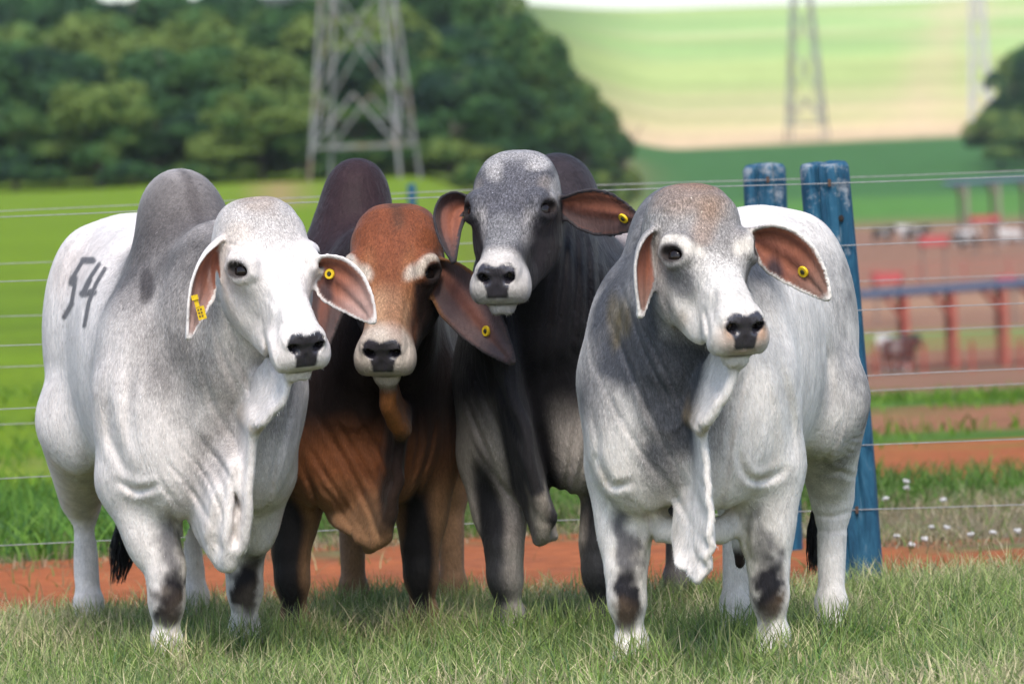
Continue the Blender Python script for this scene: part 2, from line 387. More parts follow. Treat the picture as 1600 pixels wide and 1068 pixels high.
class Bull:
    def __init__(s, name, o, yaw, h=.0095, seed=1):
        s.name = name; s.o = np.array([o[0], o[1], 0.]); s.seed = seed; s.h = h
        a = math.radians(yaw)              # 0: towards the lens, positive: towards picture right
        fx = np.array([math.sin(a), -math.cos(a), 0]); fz = np.array([0, 0, 1.]); s.M = np.stack([fx, np.cross(fz, fx), fz])   # rows: axes
        s.F = Field(); s.feet = []; s.ears = []; s.flaps = []
    def L(s, w): return (np.asarray(w) - s.o) @ s.M.T
    def px(s, x, y, Y): return s.L(W(x, y, Y))
    def dirw(s, d): return np.asarray(d, float) @ s.M.T
    # --- body
    def trunk(s, length=1.38, wid=1.0, top=0.0, bot=0.0, k=.06, rear=0.0):
        q = length / 1.38; s.rear = rear
        tab = [(-1.42 * q, .03, 1.12, .98), (-1.38 * q, .16, 1.25, .84), (-1.27 * q, .245, 1.36, .72), (-1.05 * q, .30, 1.43, .65), (-.75 * q, .315, 1.415, .605), (-.45 * q, .34, 1.40, .575),
               (-.15, .345, 1.42, .56), (.08, .325, 1.38, .56), (.22, .275, 1.26, .60), (.31, .20, 1.12, .68), (.36, .07, .98, .80)]
        s.F.loft([(x, w * wid, t + top + rear * float(sst(-.02, -.55, np.array(x))), b + bot + .25 * rear * float(sst(-.5, -1.0, np.array(x)))) for x, w, t, b in tab], n=2.25, k=k)
        s.q = q; s.wid = wid
    def hump(s, base, top, r0, r1, back=.1, wide=1.0):
        """base, top: local points; the fatty hump leans back over the withers"""
        b, t = np.asarray(base, float), np.asarray(top, float); n = 5
        for i in range(n):
            f = i / (n - 1); c = b + (t - b) * f; r = r0 + (r1 - r0) * f
            s.F.ell(c + np.array([-back * f * f, 0, -r * .9 * f]), (r * 1.28, r * wide, r * 1.05), .09 if i == 0 else .05)
    def foreleg(s, side, foot, knee=None, shoulder=.215, lift=0):
        F = s.F; fx, fy = foot[0], foot[1]; w = s.wid
        S = np.array([.05, side * shoulder * w, 1.02]); E = np.array([fx * .35 - .03, side * .232 * w, .66]); 
        K = np.array([fx + .015, fy, .27]) if knee is None else np.asarray(knee, float); T = np.array([fx - .012, fy, .105])
        F.ell((.04, side * .215 * w, .98), (.20, .125, .33), .09)                      # shoulder blade
        F.cone(S * [1, 1, .93], E, .155, .125, .08)
        F.ell(E + [.085, side * .0, .03], (.095, .10, .14), .07)                     # arm muscle
        F.ell(E + [-.075, side * .01, .0], (.05, .05, .08), .05)                      # elbow
        F.cone(E, K + [0, 0, .09], .134, .072, .06)
        F.ell(E * .62 + K * .38 + [.03, side * .018, 0], (.07, .072, .14), .05)
        F.ell(K, (.066, .066, .092), .04); F.ell(K + [.034, 0, -.005], (.042, .048, .06), .025)
        F.cone(K + [-.005, 0, -.05], T + [0, 0, .03], .051, .043, .035)
        F.cone(K + [-.045, 0, -.08], T + [-.03, 0, .03], .022, .022, .03)               # tendon
        F.ell(T, (.054, .056, .055), .03); s.hoof(T, fx, fy)
    def hoof(s, T, fx, fy):
        F = s.F; s.feet.append(np.array([fx, fy, 0]) @ s.M + s.o)
        F.cone(T, (fx + .035, fy, .065), .044, .043, .03)
        for e in (-1, 1): F.cone((fx + .045, fy + e * .028, .06), (fx + .065, fy + e * .028, .0), .030, .037, .012)
    def hindleg(s, side, foot):
        F = s.F; fx, fy = foot[0], foot[1]; q = s.q; w = s.wid
        F.ell((-1.1 * q, side * .17 * w, 1.03 + .6 * s.rear), (.28, .15, .36 + .2 * s.rear), .09)
        St = np.array([-.92 * q, side * .25 * w, .83]); Hk = np.array([fx - .07, fy, .50]); T = np.array([fx - .005, fy, .14])
        F.ell(St, (.13, .085, .17), .08); F.cone((St + [-1.15 * q, side * .18 * w, .85]) / 2, Hk, .165, .066, .09)
        F.cone((-1.25 * q, side * .16, .85), Hk + [-.03, 0, .04], .12, .04, .09)
        F.ell(Hk, (.072, .058, .09), .04); F.ell(Hk + [-.055, 0, .035], (.035, .034, .055), .03)
        F.cone(Hk + [0, 0, -.06], T + [0, 0, .03], .053, .045, .035); F.ell(T, (.054, .056, .055), .03); s.hoof(T, fx, fy)
    # --- head and neck
    def head(s, C, yaw, pitch, roll=0, sc=1.0, wide=1.0, muz=1.0, dome=1.0):
        a, p, r = [math.radians(v) for v in (yaw, pitch, roll)]
        n = np.array([math.sin(a) * math.cos(p), -math.cos(a) * math.cos(p), -math.sin(p)]); d = np.array([math.sin(a) * math.sin(p), -math.cos(a) * math.sin(p), math.cos(p)])
        l = np.cross(d, n); l, d = l * math.cos(r) + d * math.sin(r), d * math.cos(r) - l * math.sin(r)
        s.HM = np.stack([s.dirw(n), s.dirw(l), s.dirw(d)]) ; s.HO = s.L(C); s.hs = sc; s.muz = muz
        F = s.F; o, M = s.HO, s.HM
        hp = lambda x, y, z: o + sc * (np.array([x, y, z]) @ M); s.hp = hp
        Rm = M.T                       # columns are head axes
        m = muz
        D = dome
        tab = [(-.292, .02, .03, -.04), (-.278, .088, .078 * D, -.09), (-.248, .121, .114 * D, -.13), (-.195, .142, .142 * D, -.165), (-.125, .155, .152 * D, -.19), (-.05, .150, .141, -.205),
               (.03, .134, .121, -.21), (.09, .112, .098, -.195), (.15, .092 * m, .080, -.165), (.21, .084 * m, .068, -.135), (.255, .087 * m, .061, -.115),
               (.295, .096 * m, .053, -.098), (.325, .097 * m, .040, -.092), (.352, .085 * m, .020, -.085), (.372, .058 * m, -.006, -.072), (.38, .02, -.025, -.05)]
        T = [(x * sc, w * wide * sc, t * sc, b * sc) for x, w, t, b in tab]
        F.loft(T, M, o, n=2.75, k=.05, it=5)
        s.eyef = []
        E = lambda c, r_, k=.03, op='u': F.ell(hp(*c), np.array(r_) * sc, k * sc, Rm, op)
        for e in (-1, 1):
            E((-.02, e * .085 * wide, -.10), (.13, .055, .095), .05)                # jaw muscle
            E((.10, e * .062, -.125), (.12, .03, .05), .05)                       # jaw bone
            # orbit, lids and brow laid round the eyeball
            ec = np.array([.026, e * .112 * wide, .056]); ou = np.array([.12, e * .84, .50]); ou /= np.linalg.norm(ou)
            e1 = np.array([.72, -e * .2, .55]); e1 -= (e1 @ ou) * ou; e1 /= np.linalg.norm(e1); e2 = np.array([-.62, 0, .78]); e2 -= (e2 @ ou) * ou; e2 -= (e2 @ e1) * e1; e2 /= np.linalg.norm(e2)
            s.eyef.append((ec, e1, e2, ou))
            E(ec + [-.012, -e * .012, -.006], (.062, .036, .046), .05)
            def arc(R, ph, r, t0=-62, t1=68, k=.012, n=6):
                q = []; R *= 1.14; r *= 1.1
                for i in range(n):
                    f = i / (n - 1); th = math.radians(t0 + (t1 - t0) * f); f_ = math.radians(ph) * math.sin(math.pi * f) ** .7
                    q.append(ec + R * (ou * math.cos(f_) * math.cos(th) + e1 * math.sin(th) * 1.18 + e2 * math.sin(f_) * (.55 + .45 * math.cos(th))))
                for i in range(n - 1): F.cone(hp(*q[i]), hp(*q[i + 1]), r * sc * (.75 + .25 * math.sin(math.pi * (i + .5) / (n - 1))), r * sc * (.75 + .25 * math.sin(math.pi * (i + .5) / (n - 1))), k * sc)
            arc(.041, 78, .016, k=.03); arc(.034, 50, .008, k=.014); arc(.032, -55, .008, k=.02)
            arc(.0300, 26, .0075, k=.014); arc(.0295, -24, .007, k=.014)
            F.ell(hp(*(ec + ou * .034 + e1 * .003)), np.array([.042, .0205, .03]) * sc, .004, np.stack([e1 @ M, e2 @ M, ou @ M], 1), 's')
            E((.335, e * .062 * m, -.032), (.04, .04 * m, .045), .03)                # lip pads
            E((.30, e * .078 * m, -.045), (.06, .026 * m, .042), .04)
            E((.315, e * .045 * m, .032), (.034, .03 * m, .02), .022)                  # nostril wings
        E((.24, 0, .055), (.10, .045, .014), .04)
        # nose pad: slanting front, nostrils
        pp = lambda a_, y, b_: hp(.30 + .547 * a_ + .837 * b_, y, .055 - .837 * a_ + .547 * b_)
        F.cone(pp(.035, .034 * m, -.004), pp(.035, -.034 * m, -.004), .030 * sc, .030 * sc, .03); F.cone(pp(.085, .024 * m, -.002), pp(.085, -.024 * m, -.002), .030 * sc, .030 * sc, .03)
        F.cone(pp(.012, .03 * m, -.004), pp(.012, -.03 * m, -.004), .022 * sc, .022 * sc, .03)
        for e in (-1, 1):
            F.ell(pp(.038, e * .062 * m, .004), np.array([.03, .016, .03]) * sc, .02, Rm)                       # outer wing
            F.chain([pp(.060, e * .040 * m, .030), pp(.050, e * .052 * m, .024), pp(.032, e * .064 * m, .022)], [.0125 * sc, .0125 * sc, .008 * sc], .010, op='s')
            F.cone(pp(.052, e * .044 * m, .03), pp(.046, e * .046 * m, -.01), .0115 * sc, .009 * sc, .008, 's')
        # chin, mouth slit
        E((.325, 0, -.100), (.048, .052 * m, .030), .02)
        for e in (-1, 1): E((.347, e * .021, -.108), (.026, .022, .02), .012)
        pts = [(.40, 0, -.070), (.382, .05 * m, -.078), (.33, .092 * m, -.088), (.26, .104 * m, -.092), (.21, .104 * m, -.088)]
        for e in (-1, 1):
            for i in range(4): F.cone(hp(pts[i][0], e * pts[i][1], pts[i][2]), hp(pts[i + 1][0], e * pts[i + 1][1], pts[i + 1][2]), .0075 * sc, .0065 * sc, .008, 's')
        F.cone(pp(.085, 0, .03), pp(.14, 0, .032), .004, .004, .012, 's')
        s.eyes = [hp(*(q[0])) for q in s.eyef]; s.er = .0322 * sc
        for e_ in s.eyes: F.ell(e_, s.er * .88, .004)
    def neck(s, w0=.30, k=.12, r=(.20, .135, .27, .13), crest=(-.02, 0, 1.30), base=(.10, 0, .92)):
        F = s.F; hp = s.hp
        k = k * .65; a, b = np.asarray(crest, float), hp(-.13, 0, -.105); F.chain([a, (a + b) / 2 + [0, 0, .03], b], [r[0], (r[0] + r[1]) / 2, r[1] * .88], k)
        a, b = np.asarray(base, float), hp(-.06, 0, -.15); F.chain([a, (a + b) / 2 + [.0, 0, -.02], b], [r[2], (r[2] + r[3]) * .5, r[3]], k)
        a, b = np.array([.03, 0, 1.12]), hp(-.08, 0, -.13); F.chain([a, (a + b) / 2, b], [w0, w0 * .78, .13], k)
    def ear(s, pts, wmax, face, **kw):
        sh = ear_sheet([s.L(p) for p in pts], wmax, s.dirw(face), **kw); s.ears.append(sh); s.F.sheet(sh, .018); return sh
    def flap(s, inner, edge, th0=.03, th1=.012, wave=.0, freq=6, axis=(1, 0, 0), k=.03, seed=0., sharp=1.):
        """inner, edge: world points"""
        sh = flap_sheet([s.L(p) for p in inner], [s.L(p) for p in edge], th0, th1, wave, freq, s.dirw(axis), seed, sharp); s.flaps.append(sh); s.F.sheet(sh, k); return sh
    def folds(s, c, r, axis, period, amp, seed=0, bend=.05):
        """loose skin rippling, as real relief"""
        c = np.asarray(c, float); r = np.asarray(r, float) * np.ones(3); ax = np.asarray(axis, float); ax = ax / np.linalg.norm(ax); amp = amp * .55
        def fn(P):
            m = 1 - sst(.35, 1, np.linalg.norm((P - c) / r, axis=1)); u = P @ ax + bend * vnoise(P, 4, seed) + .35 * bend * vnoise(P, 11, seed + 3)
            w = np.sin(2 * math.pi * u / period); return amp * m * sst(-.3, .6, vnoise(P, 5, seed + 9)) * (1 - np.abs(w) ** .6 * 1.6)
        s.F.add(fn, c, r.max(), .0, 'd')
    def creases(s, Y, lines):
        """skin folds drawn where the photograph shows them: (points, depth in m, half width in px), cut into the surface facing the lens"""
        for pts, amp, sig in lines:
            pl = np.array(pts, float); t = np.linspace(0, 1, len(pl)); tt = np.linspace(0, 1, 9); pl = np.stack([np.interp(tt, t, pl[:, i]) for i in range(2)], 1)
            for _ in range(1): pl[1:-1] = .25 * pl[:-2] + .5 * pl[1:-1] + .25 * pl[2:]
            w3 = np.array([s.L(W(q[0], q[1], Y)) for q in pl]); c = w3.mean(0); R = np.linalg.norm(w3 - c, axis=1).max() + .30
            def fn(P, pl=pl, amp=amp, sig=sig):
                v = P @ s.M + s.o - np.array([0, 0, HCAM]); yc = v @ _fw; zu = (v @ _up) / yc * FPX; xr = v[:, 0] / yc * FPX
                u = np.stack([800 + xr * math.cos(ROLL) - zu * math.sin(ROLL), 534 - (xr * math.sin(ROLL) + zu * math.cos(ROLL))], 1)
                lo_, hi_ = pl.min(0) - 5 * sig, pl.max(0) + 5 * sig; nr = ((u > lo_) & (u < hi_)).all(1) & (yc < Y + .35); out = np.zeros(len(P))
                if not nr.any(): return out
                u = u[nr]; d = np.full(len(u), 1e9); tb = np.zeros(len(u))
                for i in range(len(pl) - 1):
                    ab = pl[i + 1] - pl[i]; q = u - pl[i]; k = np.clip(q @ ab / (ab @ ab + 1e-9), 0, 1); e = ((q - k[:, None] * ab) ** 2).sum(1); m = e < d; d = np.where(m, e, d); tb = np.where(m, (i + k) / (len(pl) - 1), tb)
                d = np.sqrt(d) / sig; f = np.sin(math.pi * np.clip(tb, .02, .98)) ** .6
                out[nr] = amp * f * (np.exp(-d * d) - .55 * np.exp(-((d - 2.3) / 1.3) ** 2)); return out
            s.F.add(fn, c, R - .22, .0, 'd')
    def build(s, colour, label, group, zpad=None):
        t = time.time(); lo = np.array([-1.75, -.52, -.03]); hi = np.array([.55, .52, 1.75])
        pts = [s.HO - .42 * s.hs, s.HO + .42 * s.hs] + [e['p'].min(0) - .03 for e in s.ears + s.flaps] + [e['p'].max(0) + .03 for e in s.ears + s.flaps]
        lo = np.minimum(lo, np.min(pts, axis=0)); hi = np.maximum(hi, np.max(pts, axis=0)); 
        P, Q = surface(s.F, lo, hi, s.h, s.HO + .08 * s.HM[0])
        me = mesh_np(s.name, P, Q)
        hq = (P - s.HO) @ s.HM.T / s.hs
        ctx = dict(P=P, H=hq, ear=np.zeros(len(P)), earin=np.zeros(len(P)), earu=np.zeros(len(P)), earv=np.zeros(len(P)), flap=np.zeros(len(P)))
        for sh in s.ears:
            d, side, ii = sheet_eval(sh, P); on = 1 - sst(.001, .008, d); on *= sst(.02, .14, sh['u'][ii])
            ctx['ear'] = np.maximum(ctx['ear'], on); i_ = on * sst(-.001, .003, side) * (1 - sst(.9, 1.0, np.abs(sh['v'][ii]))) * (1 - sst(.94, 1, sh['u'][ii]))
            ctx['earin'] = np.maximum(ctx['earin'], i_); b = on > .2; ctx['earu'][b] = sh['u'][ii][b]; ctx['earv'][b] = sh['v'][ii][b]
        for i, sh in enumerate(s.flaps):
            d, side, ii = sheet_eval(sh, P); ctx['flap%d' % i] = (1 - sst(.002, .02, d)); ctx['fv%d' % i] = sh['v'][ii] * .5 + .5; ctx['fu%d' % i] = sh['u'][ii]
        C, K = colour(s, ctx); K[:, 2] = np.maximum(K[:, 2], ctx['ear'] * .6)
        for nm, A in (('coat', C), ('skin', K)):
            at = me.color_attributes.new(nm, 'FLOAT_COLOR', 'POINT'); buf = np.ones((len(P), 4), np.float32); buf[:, :3] = A; at.data.foreach_set('color', buf.ravel())
        ob = link(s.name, me, None, [M_COAT]); tag(ob, label, 'bull', group); s.ob = ob; s.hair(me, P, hq, C, K)
        ob.matrix_world = Matrix(np.vstack([np.column_stack([s.M.T, s.o]), [0, 0, 0, 1]]).tolist())
        s.ob = ob
        for e in s.eyes: s.ball('eye', e, s.er, M_EYE)
        print('bull', s.name, len(P), round(time.time() - t, 1))
        return ob
    def hair(s, me, P, H, C, K, n=75000):
        """short lying hair over the whole hide"""
        r_ = np.random.default_rng(s.seed + 50); N = np.zeros(len(P) * 3, np.float32); me.vertices.foreach_get('normal', N); N = N.reshape(-1, 3)
        ok = np.nonzero((K[:, 1] < .2) & (K[:, 2] < .3) & (P[:, 2] > .1) & (P[:, 0] > -1.3))[0]; i = r_.choice(ok, n); head = sst(.34, .26, np.linalg.norm((H[i] - [.05, 0, 0]) / [1.2, .8, .8], axis=1))[:, None]
        q = P[i] + r_.normal(size=(n, 3)) * .004; nn = N[i]; q = q - nn * ((q - P[i]) * nn).sum(1)[:, None]
        d = (1 - head) * np.array([-.45, 0, -1.]) + head * (s.HM[0] + .6 * np.sign(H[i][:, 1:2]) * s.HM[1] * sst(-.05, -.25, H[i][:, 0])[:, None]); d = d + .35 * np.stack([vnoise(q, 7, k) for k in (81, 82, 83)], 1) + r_.normal(size=(n, 3)) * .22
        d = d - nn * (d * nn).sum(1)[:, None]; d /= np.linalg.norm(d, axis=1, keepdims=True) + 1e-9; t = np.cross(nn, d); L = (r_.uniform(.009, .019, n) * (1 - .35 * head[:, 0]))[:, None]; w = r_.uniform(.0005, .0010, n)[:, None]
        V = np.stack([q - t * w + nn * .0003, q + t * w + nn * .0003, q + d * L + nn * L * r_.uniform(.06, .2, n)[:, None]], 1).reshape(-1, 3); h = mesh_np('coat_hair', V, np.arange(3 * n).reshape(-1, 3))
        k = np.exp(r_.normal(size=n) * (.16 + .55 * K[i, 0]))[:, None]; cc = np.clip(C[i] * k * 1.03 + .003, 0, .8); buf = np.ones((n, 3, 4), np.float32); buf[:, :, :3] = cc[:, None]; at = h.color_attributes.new('coat', 'FLOAT_COLOR', 'POINT'); at.data.foreach_set('color', buf.ravel())
        tag(link('coat_hair', h, s.ob, [M_HAIR]), kind='stuff')
    def pmask(s, P, c, r, soft=.4):
        """mark on the hide where the photograph shows it"""
        v = P @ s.M + s.o - np.array([0, 0, HCAM]); yc = v @ _fw; zu = (v @ _up) / yc * FPX; xr = v[:, 0] / yc * FPX
        u = np.stack([800 + xr * math.cos(ROLL) - zu * math.sin(ROLL), 534 - (xr * math.sin(ROLL) + zu * math.cos(ROLL))], 1); return 1 - sst(1 - soft, 1 + soft, np.linalg.norm((u - c) / np.asarray(r, float), axis=1))
    def brow(s, H, e, lo=5, hi=140, r0=.038, r1=.063):
        ec, e1, e2, ou = s.eyef[0 if e < 0 else 1]; q = H - ec; a, b_, c = q @ e1, q @ e2, q @ ou
        r = np.hypot(a * .72, b_); ang = np.degrees(np.arctan2(b_, a * .72))
        return sst(r0 - .008, r0 + .004, r) * (1 - sst(r1 - .008, r1 + .008, r)) * sst(lo - 15, lo + 15, ang) * (1 - sst(hi - 20, hi + 20, ang)) * (1 - sst(.05, .07, np.abs(c)))
    def eyerim(s, H, e, r1=.033):
        ec, e1, e2, ou = s.eyef[0 if e < 0 else 1]; q = H - ec; return (1 - sst(r1 - .006, r1 + .012, np.hypot((q @ e1) * .72, (q @ e2) * 1.15))) * (1 - sst(.05, .07, np.abs(q @ ou)))
    def ball(s, name, c, r, mat):
        me = bpy.data.meshes.new(name); bm = bmesh.new(); bmesh.ops.create_uvsphere(bm, u_segments=24, v_segments=16, radius=r); bm.to_mesh(me); bm.free()
        for p in me.polygons: p.use_smooth = True
        o = link(name, me, s.ob, [mat]); o.location = c; return o
    def button_tag(s, sh, u, v, r=.0175):
        """round yellow tag riveted through the ear, hollow side"""
        i = np.argmin((sh['u'] - u) ** 2 + (sh['v'] - v) ** 2); c = sh['p'][i] + sh['n'][i] * (sh['t'][i] + .002); n = Vector(sh['n'][i])
        q = n.to_track_quat('Z', 'Y').to_matrix()
        me = bpy.data.meshes.new('ear_tag'); bm = bmesh.new(); N = 28
        prof = [(1, 0), (1, .005), (.93, .0075), (.5, .0075), (.42, .004), (.30, .004), (.26, .0075), (.12, .0075), (.1, .004)]
        rings = [[bm.verts.new(q @ Vector((r * a * math.cos(2 * math.pi * j / N), r * a * math.sin(2 * math.pi * j / N), z)) + Vector(c)) for j in range(N)] for a, z in prof]
        for a, b in zip(rings, rings[1:]):
            for j in range(N): bm.faces.new((a[j], a[(j + 1) % N], b[(j + 1) % N], b[j]))
        bm.to_mesh(me); bm.free(); t = link('ear_tag', me, s.ob, [M_TAG])
        bm = bmesh.new(); bmesh.ops.create_cone(bm, cap_ends=True, segments=20, radius1=r * .42, radius2=r * .36, depth=.004, matrix=Matrix.Translation(Vector(c) + n * .0078) @ q.to_4x4())
        m2 = bpy.data.meshes.new('tag_stud'); bm.to_mesh(m2); bm.free(); link('tag_stud', m2, t, [M_TAGD])
        return t
    def tuft(s, pts, rad, n=150):
        """switch of the tail: long strands"""
        pts = [Vector(s.L(p)) for p in pts]; r_ = random.Random(s.seed); mb = MB()
        for _ in range(n):
            a = r_.random() * 6.283; rr = math.sqrt(r_.random()); L = .75 + .3 * r_.random(); q = []; R = []
            for i in range(6):
                f = i / 5 * L; k = f * (len(pts) - 1); j = min(int(k), len(pts) - 2); c = pts[j].lerp(pts[j + 1], k - j); w = np.interp(f, np.linspace(0, 1, len(rad)), rad) * rr
                q.append(c + Vector((w * math.cos(a), w * math.sin(a), 0)) + Vector([r_.uniform(-.004, .004) for _ in range(3)])); R.append(.004 * (1 - .8 * i / 5))
            mb.tube(q, R, 3, False)
        return mb.build('tail_switch', M_TUFT, s.ob, True)

def mixc(C, m, c): return C + (np.asarray(c)[None, :] - C) * np.clip(m, 0, 1)[:, None]
def em(P, c, r, soft=.5, e=1.0):
    """soft ellipsoidal mask"""
    d = np.linalg.norm((P - np.asarray(c)) / np.asarray(r), axis=1); return (1 - sst(1 - soft, 1 + soft, d)) * e
def face_common(s, ctx, C, K, pad=(.028, .024, .031), eyedark=(.02, .014, .013), lip=None):
    H = ctx['H']; x, y, z = H.T; ay = np.abs(y)
    inner = np.array([.28, .115, .075])
    for e in (-1, 1):
        m = s.eyerim(H, e); C = mixc(C, m * .95, eyedark); K[:, 0] *= 1 - m
    a = (x - .30) * .547 - (z - .055) * .837; b = (x - .30) * .837 + (z - .055) * .547
    w = np.interp(a, [-.01, .004, .02, .04, .058, .075, .095, .14], np.array([.03, .054, .068, .076, .070, .05, .042, .038]) * s.muz); nz = .003 * vnoise(ctx['P'], 60)
    pm = sst(-.004, .004, w - ay + nz) * sst(-.004, .005, a - .002 - .012 * np.exp(-(y / .02) ** 2) + nz) * sst(-.012, .0, b) * (1 - sst(.118, .126, a))
    C = mixc(C, pm, pad); K[:, 1] = np.maximum(K[:, 1], pm); K[:, 0] *= 1 - pm
    for e in (-1, 1): C = mixc(C, (1 - sst(.010, .016, np.hypot(a - .05, ay * np.sign(y) * e - .048))) * (y * e > 0) * (b > -.03) * .8, (.006, .004, .005))
    C = mixc(C, em(H, (.385, 0, -.074), (.06, .06, .007), .5) * .6, (.03, .022, .02))
    # ears
    ei = ctx['earin']; C = mixc(C, ei, (.25, .09, .055)); C = mixc(C, ei * sst(.1, .8, np.sin(ctx['earv'] * 9 + 2 * ctx['earu'])) * .45, (.12, .045, .035)); u, v = ctx['earu'], ctx['earv']
    K[:, 0] *= 1 - .8 * ei; K[:, 2] = np.maximum(K[:, 2], ei)
    return C, K, pm
def hoof_tail(s, ctx, C, K):
    z = ctx['P'][:, 2]; return mixc(C, 1 - sst(.05, .07, z), (.03, .026, .024))
def brand_mask(uv, strokes, w):
    d = np.full(len(uv), 9.)
    for a, b, k in strokes:
        a, b = np.array(a, float), np.array(b, float); ab = b - a; t = np.clip(((uv - a) @ ab) / (ab @ ab), 0, 1)
        d = np.minimum(d, np.linalg.norm(uv - a - t[:, None] * ab, axis=1) / k)
    return 1 - sst(w * .6, w * 1.3, d)

# ---- first bull: pale grey, at picture left
def make_bull1():
    b = Bull('zebu_bull', (-1.085, 20.63), 16, seed=1); px = b.px
    b.trunk(1.26, .97, rear=.15)
    b.hump((-.06, 0, 1.36), (-.05, 0, px(280, 272, 20.7)[2]), .185, .135, .10)
    b.F.ell(b.px(228, 330, 20.9), (.03, .06, .05), .03, None, 's')
    b.kn = []
    for sd, f in ((-1, (262, 1010)), (1, (384, 990))):
        p = b.L(G(*f, .09)); b.foreleg(sd, p); b.kn.append(np.array([p[0] + .015, p[1], .27]))
    for sd, f, dy in ((-1, (140, 965), 0), (1, (305, 955), 0)): b.hindleg(sd, b.L(G(*f, .09)))
    b.F.ell((.19, .13, .80), (.15, .15, .26), .08); b.F.ell((.19, -.13, .80), (.15, .15, .26), .08)
    b.head(W(424, 429, 20.02), 25.5, 46, 5, 1.02, 1.0, .88)
    b.neck(.29, r=(.20, .14, .28, .125))
    b.tags = [b.ear([W(482, 425, 20.02), W(531, 437, 19.97), W(584, 502, 19.90)], .088, (-.25, -1, -.30), cup0=1.2, cup1=.35),
              b.ear([W(346, 375, 20.0), W(316, 425, 19.99), W(294, 527, 19.93)], .072, (.72, -.62, -.15), cup0=1.45, cup1=.7)]
    b.flap([W(436, 560, 20.05), W(412, 585, 20.12), W(398, 610, 20.2), W(388, 640, 20.25)], [W(452, 584, 19.90), W(440, 625, 19.90), W(416, 660, 19.95), W(398, 664, 20.02)], .028, .014, .012, 1.2)
    b.flap([W(392, 630, 20.38), W(368, 700, 20.4), W(350, 770, 20.42), W(340, 830, 20.42)], [W(398, 660, 20.04), W(391, 720, 20.08), W(388, 790, 20.10), W(382, 848, 20.14), W(362, 878, 20.2)], .04, .016, .007, 1.6, seed=.5, sharp=1.2, k=.05)
    b.flap([W(345, 690, 20.4), W(335, 760, 20.42), W(330, 830, 20.42)], [W(362, 730, 20.12), W(356, 800, 20.12), W(352, 850, 20.14), W(356, 882, 20.18)], .036, .015, .006, 1.3, seed=2., k=.05)
    b.flap([W(325, 720, 20.42), W(310, 780, 20.45), W(318, 820, 20.45)], [W(338, 770, 20.15), W(325, 828, 20.18), W(330, 864, 20.22), W(348, 880, 20.24)], .036, .015, .006, 1.3, seed=1., k=.05)
    b.F.ell(px(366, 800, 20.28), (.05, .035, .09), .04)
    b.creases(20.4, [([(255, 715), (300, 765), (335, 825)], .007, 3), ([(275, 690), (325, 745), (352, 815)], .008, 3), ([(300, 670), (355, 735), (375, 800)], .006, 3), ([(185, 752), (215, 768), (250, 757)], .012, 5), ([(262, 790), (280, 835), (285, 865)], .010, 4), ([(240, 730), (262, 770), (285, 800)], .006, 3),
        ([(460, 600), (445, 680), (420, 760)], .008, 4), ([(435, 690), (425, 760), (405, 820)], .007, 3), ([(335, 500), (348, 560), (375, 615)], .007, 4), ([(368, 555), (388, 600), (398, 645)], .007, 3), ([(310, 560), (335, 640), (375, 700)], .006, 4), ([(205, 560), (200, 640), (205, 700)], .007, 7), ([(165, 600), (170, 680), (200, 745)], .010, 7)])
    b.creases(20.0, [([(345, 378), (375, 385), (398, 412)], .004, 2.4), ([(412, 520), (420, 555), (432, 585)], .007, 3), ([(335, 400), (345, 470), (380, 545)], .007, 5), ([(440, 440), (432, 500), (425, 540)], .004, 5)])
    b.creases(21.9, [([(105, 742), (140, 752), (168, 745)], .006, 3), ([(112, 800), (140, 806), (168, 798)], .005, 2.6), ([(112, 826), (140, 830), (168, 822)], .007, 3), ([(160, 378), (190, 366), (216, 374)], .008, 3)])
    b.folds((.22, -.05, .95), (.2, .25, .3), (0, 1, .25), .06, .010, 2)
    b.folds((.22, .12, .75), (.2, .2, .3), (.1, 1, .4), .045, .011, 5)
    def colour(s, ctx):
        P, H = ctx['P'], ctx['H']; n = len(P); N1 = vnoise(P, 6, 3); N2 = vnoise(P, 18, 4)
        Q = P + .03 * np.stack([N1, vnoise(P, 6, 5), N2 * .5], 1)
        C = np.tile(np.array([.68, .625, .595]), (n, 1)); K = np.zeros((n, 3)); K[:, 0] = .11
        g = (.115, .105, .102)
        body = 1 - em(H, (.06, 0, -.01), (.36, .19, .19), .15)
        m = np.maximum.reduce([em(Q, (.02, 0, 1.34), (.32, .36, .28), .35), em(Q, (.24, -.06, 1.08), (.28, .24, .24), .45) * .9, em(Q, (.18, .14, 1.0), (.3, .2, .28), .45) * .9, em(Q, (.05, -.28, 1.12), (.24, .22, .28), .5) * .4, em(Q, (.32, 0, .78), (.2, .10, .28), .5) * .55, em(Q, (.3, .02, 1.3), (.28, .24, .24), .3)]) * body
        m = np.clip(m * (.88 + .3 * N1 + .12 * N2), 0, 1); C = mixc(C, m, g); K[:, 0] += .30 * m
        C = mixc(C, em(P, (.02, 0, 1.55), (.3, .02, .25), .5) * body * .6, (.03, .026, .026))
        C = mixc(C, em(Q, (-.03, 0, 1.54), (.26, .26, .22), .4) * body * .85, (.072, .062, .060))
        C = mixc(C, s.pmask(Q, (233, 447), (12, 28), .4) * (P[:, 0] > -.35) * .85, (.055, .048, .048))
        f = em(H, (-.16, 0, .12), (.16, .15, .14), .5); C = mixc(C, f * .6, (.24, .225, .215)); K[:, 0] += .3 * f
        C = mixc(C, em(H, (-.26, .02, .09), (.06, .07, .07), .5) * .6, (.33, .25, .19))
        C = mixc(C, em(H, (-.08, -.12, .10), (.06, .06, .06), .5) * .5, (.50, .42, .36))
        C = mixc(C, em(H, (.2, 0, .05), (.16, .08, .08), .5) * .6, (.56, .545, .53))
